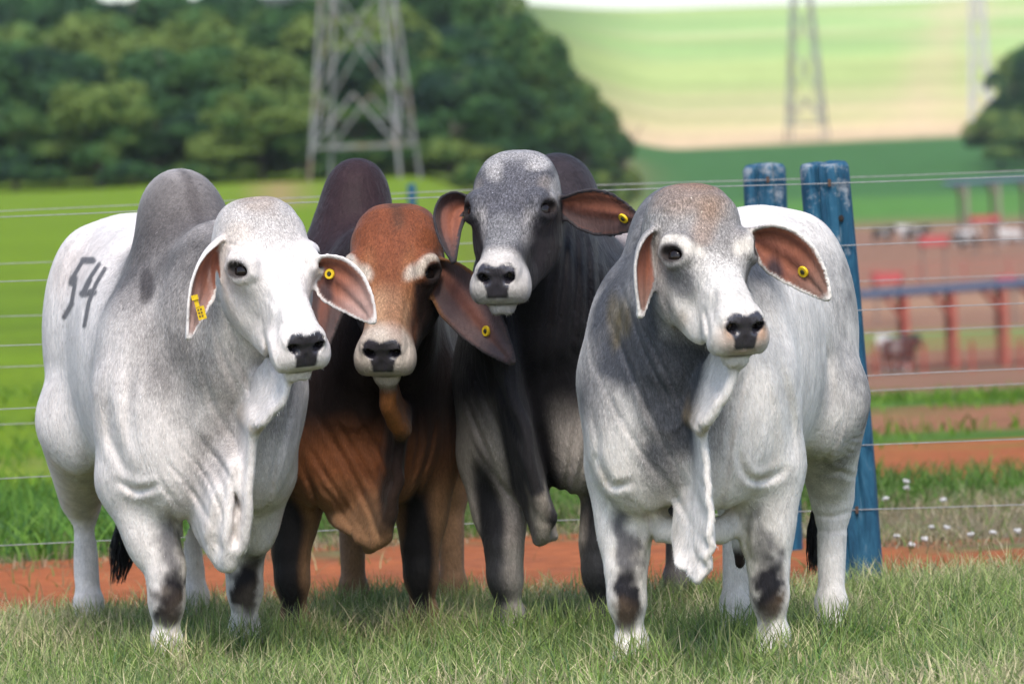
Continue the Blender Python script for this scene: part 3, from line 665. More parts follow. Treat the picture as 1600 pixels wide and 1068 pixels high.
        C = mixc(C, em(Q, (-.75, -.2, 1.38), (.3, .2, .1), .6) * .3, (.5, .38, .32))
        Qk = Q + .022 * np.stack([vnoise(P, 22, 61), vnoise(P, 22, 62), vnoise(P, 22, 63)], 1) + .010 * np.stack([vnoise(P, 60, 64), vnoise(P, 60, 65), vnoise(P, 60, 66)], 1)
        for k in s.kn:
            C = mixc(C, em(Qk, k + [.03, .0, .15], (.10, .045, .15), .6) * .8, (.05, .05, .06)); C = mixc(C, em(Qk, k + [.06, 0, .0], (.09, .055, .10), .35), (.014, .012, .015)); C = mixc(C, em(Qk, k + [.06, .01, -.09], (.06, .03, .07), .6) * .8, (.05, .045, .05))
            C = mixc(C, em(Q, k + [.05, .03, -.05], (.05, .06, .06), .5) * .12, (.35, .23, .13))
        # freeze brand on the flank
        a0 = px(100, 400, 21.4); pc = (P @ s.M + s.o); vv = pc - np.array([0, 0, HCAM]); uu = vv[:, 0] / vv[:, 1] * FPX; ww = vv[:, 2] / vv[:, 1] * FPX
        r0 = W(120, 450, 21.) - np.array([0, 0, HCAM]); u0, w0 = r0[0] / r0[1] * FPX, r0[2] / r0[1] * FPX
        flank = (P[:, 1] < .05) & (P[:, 0] < -.25)
        uv = np.stack([(uu - u0) * math.cos(ROLL) - (ww - w0) * math.sin(ROLL), (uu - u0) * math.sin(ROLL) + (ww - w0) * math.cos(ROLL)], 1)
        st = [((19, 40), (6, 40), 1.4), ((4, 38), (-8, 18), .8), ((-8, 14), (-10, 8), 1.6), ((-6, 8), (-11, -20), .8), ((-11, -22), (-22, -42), 1.0),
              ((29, 35), (15, 14), .8), ((15, 12), (5, -8), 1.1), ((5, -8), (20, -6), 1.5), ((37, 28), (24, 6), .8), ((24, 6), (14, -20), .85), ((14, -20), (7, -55), .8)]
        C = mixc(C, brand_mask((uv - [4, 0]) / 1.08, st, 3.9) * flank * .92, (.06, .058, .065))
        sp = (vnoise(P, 70, 8) > .62) * em(P, px(112, 510, 21.2), (.14, .14, .12), .5); C = mixc(C, sp * .5, (.18, .14, .10))
        C = mixc(C, sst(.1, .9, vnoise(P, 9, 12) + .5 * vnoise(P, 25, 13)) * sst(.9, .5, P[:, 2]) * .25, (.42, .34, .27))
        C = mixc(C, s.pmask(Q, (402, 318), (34, 16), .6) * (H[:, 0] < .02) * (H[:, 2] > -.1) * .5, (.26, .19, .14))
        C, K, pm = face_common(s, ctx, C, K)
        C = mixc(C, ctx['earin'] * s.pmask(P, (508, 466), (13, 32), .5) * .85, (.03, .024, .028)); C = mixc(C, ctx['earin'] * sst(.5, .95, ctx['earu']) * .75, (.42, .30, .27))
        C = mixc(C, ctx['flap0'] * sst(.75, 1, ctx['fu0']) * .5, (.36, .25, .14))
        return hoof_tail(s, ctx, C, K), K
    b.build(colour, 'pale grey bull with freeze brand on its flank, at far left', 'bulls lined up facing the lens')
    b.button_tag(b.tags[0], .38, -.05)
    # long printed tag hanging in the other ear
    c = Vector(b.L(W(310, 480, 19.91))); R = Matrix([b.dirw(d) for d in ((.97, -.15, .2), (.1, .98, .1), (-.2, -.08, .97))]).transposed(); R = Matrix([R.col[0].normalized(), R.col[1].normalized(), R.col[2].normalized()]).transposed()
    mb = MB(); mb.box(c + R @ Vector((.005, 0, -.02)), (.014, .0022, .022), R); mb.box(c + R @ Vector((-.002, 0, .016)), (.007, .0022, .018), R); mb.box(c + R @ Vector((-.003, -.003, .035)), (.011, .004, .008), R)
    t = mb.build('ear_tag', M_TAG, b.ob); t['label'] = 'long yellow tag with printed digits'
    mk = MB()
    for i in range(3):
        for j in range(2): mk.box(c + R @ Vector((-.002 + .009 * j, -.0026, -.008 - .011 * i)), (.003, .0005, .0035), R)
    mk.build('printed_digits', M_INK, t)
    b.tuft([W(212, 740, 21.9), W(208, 790, 21.9), W(195, 850, 21.9), W(185, 905, 21.9)], [.015, .04, .055, .03], 260)
    return b

# ---- second bull: red-brown face
def make_bull2():
    b = Bull('zebu_bull', (-.56, 21.5), -3, seed=2); px = b.px
    b.trunk(1.34, .94)
    b.hump((-.05, -.01, 1.34), (-.05, px(556, 254, 21.6)[1], px(556, 254, 21.6)[2]), .175, .112, .04)
    b.kn = []
    for sd, f in ((-1, (460, 975)), (1, (662, 978))):
        p = b.L(W(f[0], f[1], 21.45)); b.foreleg(sd, p); b.kn.append(np.array([p[0] + .015, p[1], .27]))
    for sd, f in ((-1, (553, 940)), (1, (708, 940))): b.hindleg(sd, b.L(W(f[0], f[1], 22.55)))
    b.F.ell((.19, .12, .78), (.15, .15, .27), .08); b.F.ell((.19, -.12, .78), (.15, .15, .27), .08); b.F.ell((.22, 0, .62), (.14, .16, .14), .07)
    b.head(W(615, 438, 20.85), -10, 47, -3, 1.02, 1.04, .9, 1.05)
    b.neck(.27, r=(.18, .14, .26, .125))
    b.tags = [b.ear([W(686, 415, 20.88), W(728, 468, 20.75), W(802, 566, 20.55)], .10, (-.25, -1, -.1), cup0=1.5, cup1=.35),
              b.ear([W(540, 425, 20.88), W(512, 455, 20.85), W(500, 560, 20.80)], .075, (.2, -1, .0), cup0=1.3, cup1=.5)]
    b.flap([W(606, 580, 20.95), W(612, 610, 21.0), W(622, 640, 21.1)], [W(606, 586, 20.72), W(606, 630, 20.74), W(625, 672, 20.86)], .028, .03, .004, 1.0)
    b.flap([W(622, 640, 21.2), W(612, 700, 21.2), W(600, 760, 21.2), W(590, 800, 21.2)], [W(627, 668, 20.9), W(622, 720, 20.92), W(617, 785, 20.95), W(600, 845, 21.0), W(570, 855, 21.1)], .05, .02, .014, 3, seed=1.)
    b.flap([W(560, 740, 21.3), W(545, 780, 21.3), W(530, 800, 21.35)], [W(610, 800, 20.98), W(585, 850, 21.02), W(530, 820, 21.2)], .045, .018, .014, 2.2, seed=2.5)
    b.creases(21.2, [([(490, 640), (540, 720), (580, 800), (592, 838)], .010, 4), ([(478, 690), (520, 760), (562, 822)], .009, 3.5), ([(520, 650), (570, 730), (602, 792)], .009, 3.5), ([(652, 640), (656, 700), (640, 765)], .009, 4), ([(682, 650), (668, 720), (640, 795)], .008, 3.5), ([(505, 760), (530, 790), (560, 838)], .008, 3.5), ([(550, 640), (590, 700), (612, 760)], .008, 3.5), ([(470, 720), (490, 770), (500, 800)], .009, 4)])
    b.folds((.2, -.1, .75), (.22, .28, .3), (.1, 1, .5), .05, .012, 4); b.folds((.2, .15, .72), (.2, .2, .25), (.1, 1, -.4), .045, .012, 6)
    def colour(s, ctx):
        P, H = ctx['P'], ctx['H']; n = len(P); N1 = vnoise(P, 6, 23); N2 = vnoise(P, 18, 24)
        Q = P + .03 * np.stack([N1, vnoise(P, 6, 25), N2 * .5], 1)
        C = np.tile(np.array([.013, .008, .008]), (n, 1)); K = np.zeros((n, 3)); K[:, 0] = .18
        C = mixc(C, em(Q, (0, 0, 1.5), (.3, .3, .35), .4) * .7, (.032, .016, .019))
        low = sst(.88, .58, Q[:, 2]); C = mixc(C, low * .92, (.18, .074, .032)); C = mixc(C, em(Q, (.3, -.02, .62), (.25, .22, .16), .5) * .8, (.21, .07, .026))
        C = mixc(C, sst(.66, .45, Q[:, 2]) * .75, (.30, .17, .09))
        C = mixc(C, (P[:, 0] < -.5) * sst(.9, .5, P[:, 2]) * .7, (.2, .12, .07))
        for k, e in zip(s.kn, (-1, 1)):
            C = mixc(C, em(Q, k + [.05, -.005, .06], (.12, .062, .30), .35), (.010, .009, .010)); C = mixc(C, em(Q, k + [.03, 0, -.1], (.08, .04, .12), .5) * .5, (.02, .018, .018))
        x, y, z = H.T
        hd = em(H, (.05, 0, .06), (.39, .19, .18), .16)
        C = mixc(C, hd, (.185, .062, .026)); K[:, 0] += .18 * hd
        C = mixc(C, hd * em(H, (-.1, 0, .12), (.13, .13, .1), .6) * .6, (.16, .042, .018))
        C = mixc(C, hd * em(H, (-.25, 0, .11), (.05, .04, .06), .6) * .6, (.055, .03, .02))
        C = mixc(C, hd * em(H, (.1, .07, .09), (.14, .03, .06), .6) * .5, (.26, .115, .05)); C = mixc(C, hd * em(H, (.1, -.07, .09), (.14, .03, .06), .6) * .5, (.26, .115, .05))
        C = mixc(C, em(H, (.21, 0, .06), (.1, .10, .08), .5) * .8, (.34, .21, .125))
        mz = em(H, (.325, 0, -.02), (.085, .13, .13), .3); C = mixc(C, mz, (.46, .40, .345)); K[:, 0] *= 1 - .5 * mz
        side = em(H, (.12, 0, -.02), (.32, .2, .23), .2) * sst(.075, .10, np.abs(y)) * sst(.0, .06, x) * sst(.30, .24, x) * sst(.10, .07, z); C = mixc(C, side * .93, (.02, .014, .013))
        for e in (-1, 1):
            C = mixc(C, em(H, (.0, e * .152, .035), (.09, .045, .05), .4) * .9, (.022, .016, .015))
            br = s.brow(H, e)
            C = mixc(C, br * .95, (.50, .43, .36))
        C = mixc(C, s.pmask(Q, (614, 340), (12, 15), .7) * (x < .05) * (z > 0) * .6, (.05, .028, .018)); C = mixc(C, s.pmask(Q, (612, 470), (16, 70), .7) * (z > .05) * .4, (.13, .036, .014))
        C, K, pm = face_common(s, ctx, C, K)
        e_ = ctx['ear'] * (1 - ctx['earin']); C = mixc(C, e_ * (1 - sst(.4, .7, ctx['earu'])) * .9, (.17, .075, .03)); C = mixc(C, e_ * sst(.4, .7, ctx['earu']) * .8, (.05, .04, .04))
        C = mixc(C, ctx['earin'] * (1 - .75 * np.exp(-((ctx['earv'] - .05) / .25) ** 2)) * .9, (.075, .055, .055))
        C = mixc(C, ctx['earin'] * sst(.65, .95, ctx['earu']) * .6, (.09, .07, .07))
        C = mixc(C, ctx['flap0'] * sst(.1, .4, ctx['fu0']), (.23, .085, .025)); C = mixc(C, ctx['flap0'] * sst(.85, 1., ctx['fu0']) * .8, (.05, .03, .015))
        C = mixc(C, ctx['flap1'] * sst(.4, .75, ctx['fv1']) * (1 - sst(.6, .8, ctx['fu1'])) * .9, (.012, .009, .010))
        return hoof_tail(s, ctx, C, K), K
    b.build(colour, 'dark brown bull with red-brown forehead and tan muzzle, beside the branded bull', 'bulls lined up facing the lens')
    b.button_tag(b.tags[0], .78, .05, .0185)
    return b

# ---- third bull: charcoal, head raised
def make_bull3():
    b = Bull('zebu_bull', (.16, 21.25), -21, seed=3); px = b.px
    b.trunk(1.36, .96, rear=.06)
    t = px(862, 247, 21.35); b.hump((-.05, 0, 1.38), (-.05, t[1] * .6, t[2]), .175, .125, .06)
    b.kn = []
    for sd, f in ((-1, (795, 980)), (1, (943, 975))):
        p = b.L(W(f[0], f[1], 21.1)); b.foreleg(sd, p); b.kn.append(np.array([p[0] + .015, p[1], .27]))
    for sd, f in ((-1, (1060, 950)), (1, (1155, 945))): b.hindleg(sd, b.L(W(f[0], f[1], 22.3)))
    b.F.ell((.19, .12, .80), (.15, .15, .26), .08); b.F.ell((.19, -.12, .80), (.15, .15, .26), .08)
    b.head(W(801, 344, 20.6), -12, 37, -1, 1.01, .98, .9, 1.0)
    b.neck(.29, r=(.20, .15, .28, .14))
    b.tags = [b.ear([W(868, 318, 20.68), W(938, 328, 20.62), W(1003, 345, 20.5)], .085, (-.2, -1, -.35), cup0=1.25, cup1=.4),
              b.ear([W(742, 325, 20.66), W(697, 332, 20.62), W(708, 408, 20.52)], .07, (.45, -1, -.1), cup0=1.35, cup1=.9)]
    b.flap([W(795, 500, 20.9), W(800, 600, 20.95), W(815, 700, 21.0), W(835, 780, 21.05)], [W(788, 490, 20.68), W(800, 600, 20.70), W(830, 720, 20.72), W(856, 800, 20.78), W(850, 840, 20.85)], .055, .022, .02, 2.6, seed=1.)
    b.flap([W(820, 720, 20.95), W(835, 780, 21.0), W(850, 810, 21.0)], [W(845, 780, 20.76), W(848, 838, 20.82), W(858, 836, 20.9)], .04, .018, .012, 2.0, seed=2.)
    b.creases(21.0, [([(885, 350), (880, 450), (862, 560)], .009, 3.5), ([(900, 360), (902, 450), (890, 555)], .009, 3.5), ([(916, 370), (921, 460), (912, 565)], .008, 3.5), ([(932, 380), (939, 460), (935, 555)], .007, 3.5), ([(868, 420), (855, 520), (845, 600)], .008, 4), ([(730, 560), (770, 650), (802, 742)], .010, 4), ([(720, 605), (752, 685), (792, 775)], .009, 3.5), ([(742, 700), (785, 762), (822, 802)], .009, 3.5), ([(902, 640), (892, 720), (878, 795)], .010, 4), ([(925, 620), (918, 700), (900, 770)], .008, 4), ([(755, 540), (795, 640), (825, 720)], .008, 4)])
    b.folds((.18, .24, 1.12), (.3, .2, .36), (.3, 1, .1), .05, .012, 7, .015); b.folds((.2, -.12, .8), (.22, .25, .32), (.1, 1, .5), .05, .012, 9)
    b.folds((.2, .2, .75), (.2, .2, .3), (.1, 1, -.5), .05, .011, 11)
    def colour(s, ctx):
        P, H = ctx['P'], ctx['H']; n = len(P); N1 = vnoise(P, 6, 33); N2 = vnoise(P, 18, 34)
        Q = P + .03 * np.stack([N1, vnoise(P, 6, 35), N2 * .5], 1)
        C = np.tile(np.array([.0095, .0085, .0105]), (n, 1)); K = np.zeros((n, 3)); K[:, 0] = .2
        C = mixc(C, sst(-.15, -.45, Q[:, 0]) * .9, (.42, .35, .33)); C = mixc(C, (sst(-.9, -1.2, Q[:, 0]) * sst(.9, .5, Q[:, 2])), (.06, .055, .06))
        C = mixc(C, em(Q, (0, 0, 1.52), (.25, .25, .25), .4) * .6, (.04, .03, .034))
        low = sst(.92, .66, Q[:, 2]) * (P[:, 0] > -.6); dm = 1 - em(Q, (.35, 0, .7), (.4, .09, .4), .4)
        C = mixc(C, low * dm * .92, (.38, .335, .30))
        for k, e in zip(s.kn, (-1, 1)):
            C = mixc(C, em(Q, k + [.05, e * .035, .09], (.13, .072, .34), .3), (.012, .012, .014)); C = mixc(C, em(Q, k + [.05, -e * .01, -.02], (.08, .05, .14), .5) * .8, (.03, .03, .033))
        x, y, z = H.T
        f = em(H, (-.03, 0, .1), (.33, .15, .13), .3); C = mixc(C, f, (.082, .080, .090)); K[:, 0] += .5 * f
        C = mixc(C, em(H, (-.2, .0, .1), (.08, .12, .07), .5) * .6, (.36, .34, .33)); C = mixc(C, em(H, (.02, 0, .12), (.09, .07, .06), .6) * .4, (.07, .07, .085))
        C = mixc(C, em(H, (.17, 0, .08), (.08, .07, .05), .5) * .6, (.32, .31, .30)); C = mixc(C, em(H, (.12, .085, .06), (.09, .03, .05), .5) * .5, (.36, .33, .31)); C = mixc(C, em(H, (.12, -.085, .06), (.09, .03, .05), .5) * .5, (.36, .33, .31))
        mz = em(H, (.315, 0, -.02), (.085, .13, .14), .28); C = mixc(C, mz, (.47, .435, .405)); K[:, 0] *= 1 - .7 * mz
        side = em(H, (.12, 0, -.02), (.32, .2, .23), .2) * sst(.075, .105, np.abs(y)) * sst(-.02, .06, x) * sst(.29, .22, x) * sst(.085, .05, z); C = mixc(C, side * .92, (.028, .023, .025))
        for e in (-1, 1):
            C = mixc(C, em(H, (-.06, e * .12, .095), (.045, .035, .03), .5) * .6, (.20, .17, .15)); C = mixc(C, em(H, (.07, e * .125, .03), (.09, .045, .055), .5) * .85, (.022, .019, .022))
        for c_, r_ in (((765, 258), (12, 20)), ((832, 257), (18, 10)), ((862, 300), (8, 22))): C = mixc(C, s.pmask(Q, c_, r_, .6) * (x < .05) * (z > -.05) * .7, (.36, .34, .33))
        C = mixc(C, s.pmask(Q, (790, 350), (34, 30), .7) * (z > .04) * .45, (.045, .045, .058))
        C, K, pm = face_common(s, ctx, C, K)
        e_ = ctx['ear'] * (1 - ctx['earin']); C = mixc(C, e_ * .9, (.035, .03, .033))
        C = mixc(C, ctx['earin'] * sst(-.1, .45, ctx['earv']) * .85, (.035, .028, .03)); C = mixc(C, ctx['earin'] * sst(.7, .95, ctx['earu']) * .8, (.04, .033, .035))
        C = mixc(C, ctx['flap0'] * (1 - sst(.9, 1, ctx['fu0'])) * .95, (.016, .015, .0185)); C = mixc(C, ctx['flap1'] * sst(.5, .9, ctx['fv1']) * .8, (.3, .26, .22))
        return hoof_tail(s, ctx, C, K), K
    b.build(colour, 'charcoal bull with raised grey speckled head, third from left', 'bulls lined up facing the lens')
    b.button_tag(b.tags[0], .80, .0, .0185)
    return b

# ---- fourth bull: grey neck, white body, at picture right
def make_bull4():
    b = Bull('zebu_bull', (.575, 19.52), -17, seed=4); px = b.px
    b.trunk(1.24, .93, rear=.085)
    t = px(1045, 300, 19.6); b.hump((-.04, 0, 1.32), (-.04, t[1] * .7, t[2]), .19, .13, .05)
    b.kn = []
    for sd, f in ((-1, (985, 1018)), (1, (1208, 1022))):
        p = b.L(W(f[0], f[1], 19.5)); b.foreleg(sd, p); b.kn.append(np.array([p[0] + .015, p[1], .27]))
    for sd, f, Y in ((1, (1300, 985), 20.55), (-1, (1150, 960), 20.7)): b.hindleg(sd, b.L(W(f[0], f[1], Y)))
    b.F.ell((.19, .13, .80), (.15, .16, .26), .08); b.F.ell((.19, -.13, .80), (.15, .16, .26), .08)
    b.F.chain([px(1160, 800, 20.1), px(1158, 850, 20.1), px(1156, 880, 20.1)], [.06, .028, .018], .04)     # sheath
    b.head(W(1101, 412, 18.98), 22, 39, 1, 1.0, 1.0, .88, 1.15)
    b.neck(.26, r=(.15, .13, .25, .13), crest=(-.02, 0, 1.22))
    b.tags = [b.ear([W(1168, 372, 19.05), W(1228, 392, 19.02), W(1294, 466, 18.98)], .088, (-.3, -1, -.30), cup0=1.2, cup1=.35),
              b.ear([W(1026, 362, 18.98), W(1003, 398, 18.96), W(1001, 492, 18.92)], .07, (.75, -.62, -.1), cup0=1.5, cup1=.75)]
    b.flap([W(1130, 545, 19.0), W(1110, 575, 19.05), W(1092, 610, 19.12), W(1082, 640, 19.2)], [W(1152, 555, 18.82), W(1135, 610, 18.82), W(1112, 655, 18.86), W(1092, 668, 18.92)], .026, .017, .010, 1.2)
    b.flap([W(1085, 640, 19.25), W(1092, 720, 19.25), W(1095, 790, 19.28), W(1080, 840, 19.3)], [W(1098, 664, 18.95), W(1104, 730, 18.95), W(1108, 790, 18.95), W(1112, 850, 18.95), W(1098, 905, 19.0)], .032, .012, .015, 5.5, seed=.8, sharp=3.)
    b.flap([W(1080, 760, 19.3), W(1065, 800, 19.3), W(1060, 840, 19.3)], [W(1108, 830, 19.0), W(1092, 900, 19.02), W(1066, 880, 19.12)], .025, .011, .012, 2.5, seed=2.)
    b.F.chain([px(1022, 800, 19.5), px(1032, 822, 19.47), px(1046, 830, 19.45), px(1062, 828, 19.43), px(1080, 832, 19.4)], [.035, .042, .034, .043, .036], .03); b.F.chain([px(1105, 832, 19.4), px(1125, 828, 19.43), px(1142, 820, 19.46), px(1160, 796, 19.5)], [.034, .042, .038, .036], .03)
    b.creases(19.3, [([(945, 480), (985, 580), (1030, 680), (1076, 765)], .009, 3.5), ([(925, 560), (960, 640), (1010, 720), (1062, 795)], .008, 3.5), ([(968, 440), (1010, 560), (1062, 655)], .007, 3), ([(1000, 505), (1040, 580), (1076, 655)], .006, 3), ([(1022, 470), (1055, 540), (1086, 605)], .006, 3), ([(1000, 700), (1050, 762), (1082, 825)], .008, 3.5), ([(935, 715), (955, 762), (990, 752)], .012, 5), ([(1150, 700), (1165, 748), (1195, 752), (1228, 732)], .012, 5), ([(1142, 640), (1138, 720), (1122, 805)], .008, 4),
        ([(1170, 560), (1150, 650), (1130, 740)], .006, 4), ([(1015, 800), (1020, 840), (1012, 870)], .010, 4), ([(1172, 800), (1165, 840), (1170, 875)], .010, 4), ([(980, 780), (1010, 800), (1030, 830)], .006, 3), ([(1215, 560), (1235, 640), (1240, 720)], .010, 7), ([(925, 640), (935, 690), (930, 740)], .007, 5)])
    b.creases(19.0, [([(1100, 480), (1108, 520), (1100, 550)], .006, 3), ([(1035, 430), (1045, 490), (1075, 545)], .006, 5), ([(1120, 440), (1112, 480), (1105, 505)], .004, 5)])
    b.creases(20.5, [([(1290, 742), (1310, 735), (1338, 746)], .007, 3.5), ([(1262, 802), (1300, 808), (1336, 796)], .007, 3), ([(1262, 826), (1300, 832), (1336, 822)], .005, 3), ([(1318, 610), (1300, 680), (1284, 725)], .012, 6), ([(1255, 690), (1246, 715), (1225, 740)], .008, 5), ([(1270, 470), (1290, 560), (1300, 640)], .008, 8)])
    b.folds((.25, -.12, 1.0), (.25, .28, .4), (.1, 1, .35), .055, .011, 13, .015); b.folds((.22, .12, .85), (.22, .2, .35), (.1, 1, -.2), .05, .010, 15); b.folds((-.95, .25, .72), (.3, .2, .25), (0, .3, 1), .05, .009, 17)
    def colour(s, ctx):
        P, H = ctx['P'], ctx['H']; n = len(P); N1 = vnoise(P, 6, 43); N2 = vnoise(P, 18, 44)
        Q = P + .03 * np.stack([N1, vnoise(P, 6, 45), N2 * .5], 1)
        C = np.tile(np.array([.68, .63, .585]), (n, 1)); K = np.zeros((n, 3)); K[:, 0] = .11
        body = 1 - em(H, (.05, 0, .04), (.36, .175, .17), .12)
        g = np.maximum.reduce([em(Q, (.36, .08, 1.34), (.28, .32, .24), .3), em(Q, (.05, 0, 1.38), (.34, .40, .26), .3), em(Q, (.27, -.10, 1.14), (.3, .25, .24), .3), em(Q, (.32, .05, .98), (.22, .18, .3), .35), em(Q, (.2, -.24, .98), (.2, .15, .2), .5) * .8, em(Q, (.42, 0, .8), (.2, .08, .26), .5) * .85]) * body
        g = np.clip(g * (1 + .22 * N1 + .1 * N2), 0, 1); C = mixc(C, g, (.058, .060, .069)); K[:, 0] += .25 * g
        r = em(Q, (-1.0, .28, 1.0), (.27, .25, .5), .5) * (.55 + .6 * np.clip(N1 + .6 * N2 + .3 * vnoise(P, 45, 46), -1, 1)); C = mixc(C, np.clip(r, 0, 1) * .85, (.11, .108, .112)); K[:, 0] += .2 * np.clip(r, 0, 1)
        C = mixc(C, em(Q, (-.5, .3, 1.0), (.3, .2, .2), .6) * np.clip(N1 + N2, 0, 1) * .45, (.35, .33, .31))
        C = mixc(C, sst(.2, .9, vnoise(P, 8, 52) + .4 * vnoise(P, 25, 53)) * sst(.95, .55, P[:, 2]) * .3, (.45, .36, .26))
        Qk = Q + .022 * np.stack([vnoise(P, 22, 71), vnoise(P, 22, 72), vnoise(P, 22, 73)], 1) + .010 * np.stack([vnoise(P, 60, 74), vnoise(P, 60, 75), vnoise(P, 60, 76)], 1)
        for k, e in zip(s.kn, (-1, 1)):
            C = mixc(C, em(Qk, k + [.03, .005, .16], (.10, .042, .17), .5) * .88, (.04, .04, .05)); C = mixc(C, em(Qk, k + [.06, 0, -.005], (.09, .052, .10), .35), (.013, .012, .015)); C = mixc(C, em(Qk, k + [.06, -.005, -.09], (.06, .028, .06), .6) * .7, (.05, .045, .05)); C = mixc(C, em(Q, k + [.05, e * .03, -.06], (.05, .06, .05), .5) * .15, (.42, .25, .12))
        x, y, z = H.T
        f = em(H, (-.09, 0, .08), (.25, .19, .17), .35); C = mixc(C, f * .92, (.185, .172, .165)); K[:, 0] += .42 * f
        C = mixc(C, em(H, (-.245, .02, .10), (.095, .10, .09), .45) * .9, (.22, .115, .062)); C = mixc(C, em(H, (-.1, .02, .13), (.06, .05, .05), .6) * .35, (.32, .22, .15))
        C = mixc(C, em(H, (.2, 0, .05), (.15, .1, .08), .5) * .95, (.56, .53, .50)); mz = em(H, (.29, 0, -.03), (.13, .13, .12), .3); C = mixc(C, mz, (.54, .51, .475)); K[:, 0] *= 1 - .7 * mz
        for e in (-1, 1):
            C = mixc(C, em(H, (.085, e * .12, .01), (.07, .06, .06), .5) * .85, (.11, .108, .118)); C = mixc(C, em(H, (-.12, e * .15, .02), (.06, .05, .08), .5) * .5, (.3, .28, .26))
            br = s.brow(H, e, 10, 150, .038, .064); C = mixc(C, br * .9, (.60, .55, .49)); K[:, 0] *= 1 - .8 * br
        ring = em(H, (.345, 0, -.01), (.055, .088, .07), .2); C = mixc(C, ring * (.35 + .4 * sst(-.3, .5, N2)), (.42, .22, .12))
        C = mixc(C, s.pmask(Q, (1082, 308), (60, 26), .6) * (x < .02) * (z > -.1) * .5, (.19, .11, .07)); C = mixc(C, s.pmask(Q, (1098, 352), (20, 34), .6) * (x < .05) * (z > 0) * .4, (.26, .15, .09))
        C, K, pm = face_common(s, ctx, C, K, (.03, .026, .033))
        C = mixc(C, ctx['earin'] * s.pmask(P, (1210, 430), (14, 30), .5) * .9, (.025, .02, .026)); C = mixc(C, ctx['earin'] * sst(.6, .95, ctx['earu']) * .75, (.16, .105, .085))
        C = mixc(C, ctx['flap0'] * sst(.55, 1, ctx['fu0']) * (.5 + .4 * N2), (.20, .13, .05)); C = mixc(C, s.pmask(Q, (966, 497), (15, 38), .6) * (P[:, 0] > -.2) * (1 - ctx['ear']) * .75 * (.6 + .4 * N2), (.11, .08, .025)); C = mixc(C, s.pmask(Q, (1060, 500), (10, 16), .6) * (P[:, 0] > 0) * .35, (.2, .14, .07))
        C = mixc(C, em(P, px(1157, 880, 20.1), (.05, .05, .06), .4), (.03, .018, .016))
        return hoof_tail(s, ctx, C, K), K
    b.build(colour, 'white bull with slate grey neck and mottled rump, in front of the blue posts', 'bulls lined up facing the lens')
    b.button_tag(b.tags[0], .74, .05, .0185)
    b.tuft([W(1276, 790, 20.85), W(1274, 830, 20.85), W(1270, 890, 20.85)], [.01, .03, .02], 140)
    return b
BULLS = [f() for f in (make_bull1, make_bull2, make_bull3, make_bull4)]
# ------------------------------------------------------------------ land
ZL = np.array([(-50, 0), (36, 0), (100, .95), (200, 2.5), (300, 4.1), (380, 5.3), (600, 14), (900, 30), (1500, 62), (2000, 80), (3000, 70), (6000, 40)], float)
ZR = np.array([(-50, 0), (36, 0), (48, -.03), (60, -.3), (100, -1.35), (180, -3.4), (250, -5.0), (330, -4.6), (420, -3.2), (560, -.4), (700, 4.5), (780, 8.0), (900, 13.3), (1200, 27.), (1600, 49.), (2000, 71.5), (2300, 82), (3000, 76), (6000, 40)], float)
def px_of(x, y): return 800 + x / np.maximum(y, 1.) * FPX
def land_z(x, y):
    x = np.asarray(x, float); y = np.asarray(y, float); p = px_of(x, np.maximum(y, 30)); b = sst(640, 1080, p)
    z = np.interp(y, ZL[:, 0], ZL[:, 1]) * (1 - b) + np.interp(y, ZR[:, 0], ZR[:, 1]) * b
    far = sst(60, 500, y); q = np.stack([x.ravel(), y.ravel(), np.zeros(x.size)], 1)
    return z + (vnoise(q, .02, 5) * .5).reshape(x.shape) * far + (vnoise(q, .004, 6) * 4).reshape(x.shape) * sst(900, 2000, y)
def lv(x, y): return float(land_z(np.array([x]), np.array([y]))[0])
def soil_edge(p): return np.interp(p, [0, 300, 800, 1200, 1400, 1700], [27.4, 27.7, 28.5, 27.8, 26.3, 26.1])
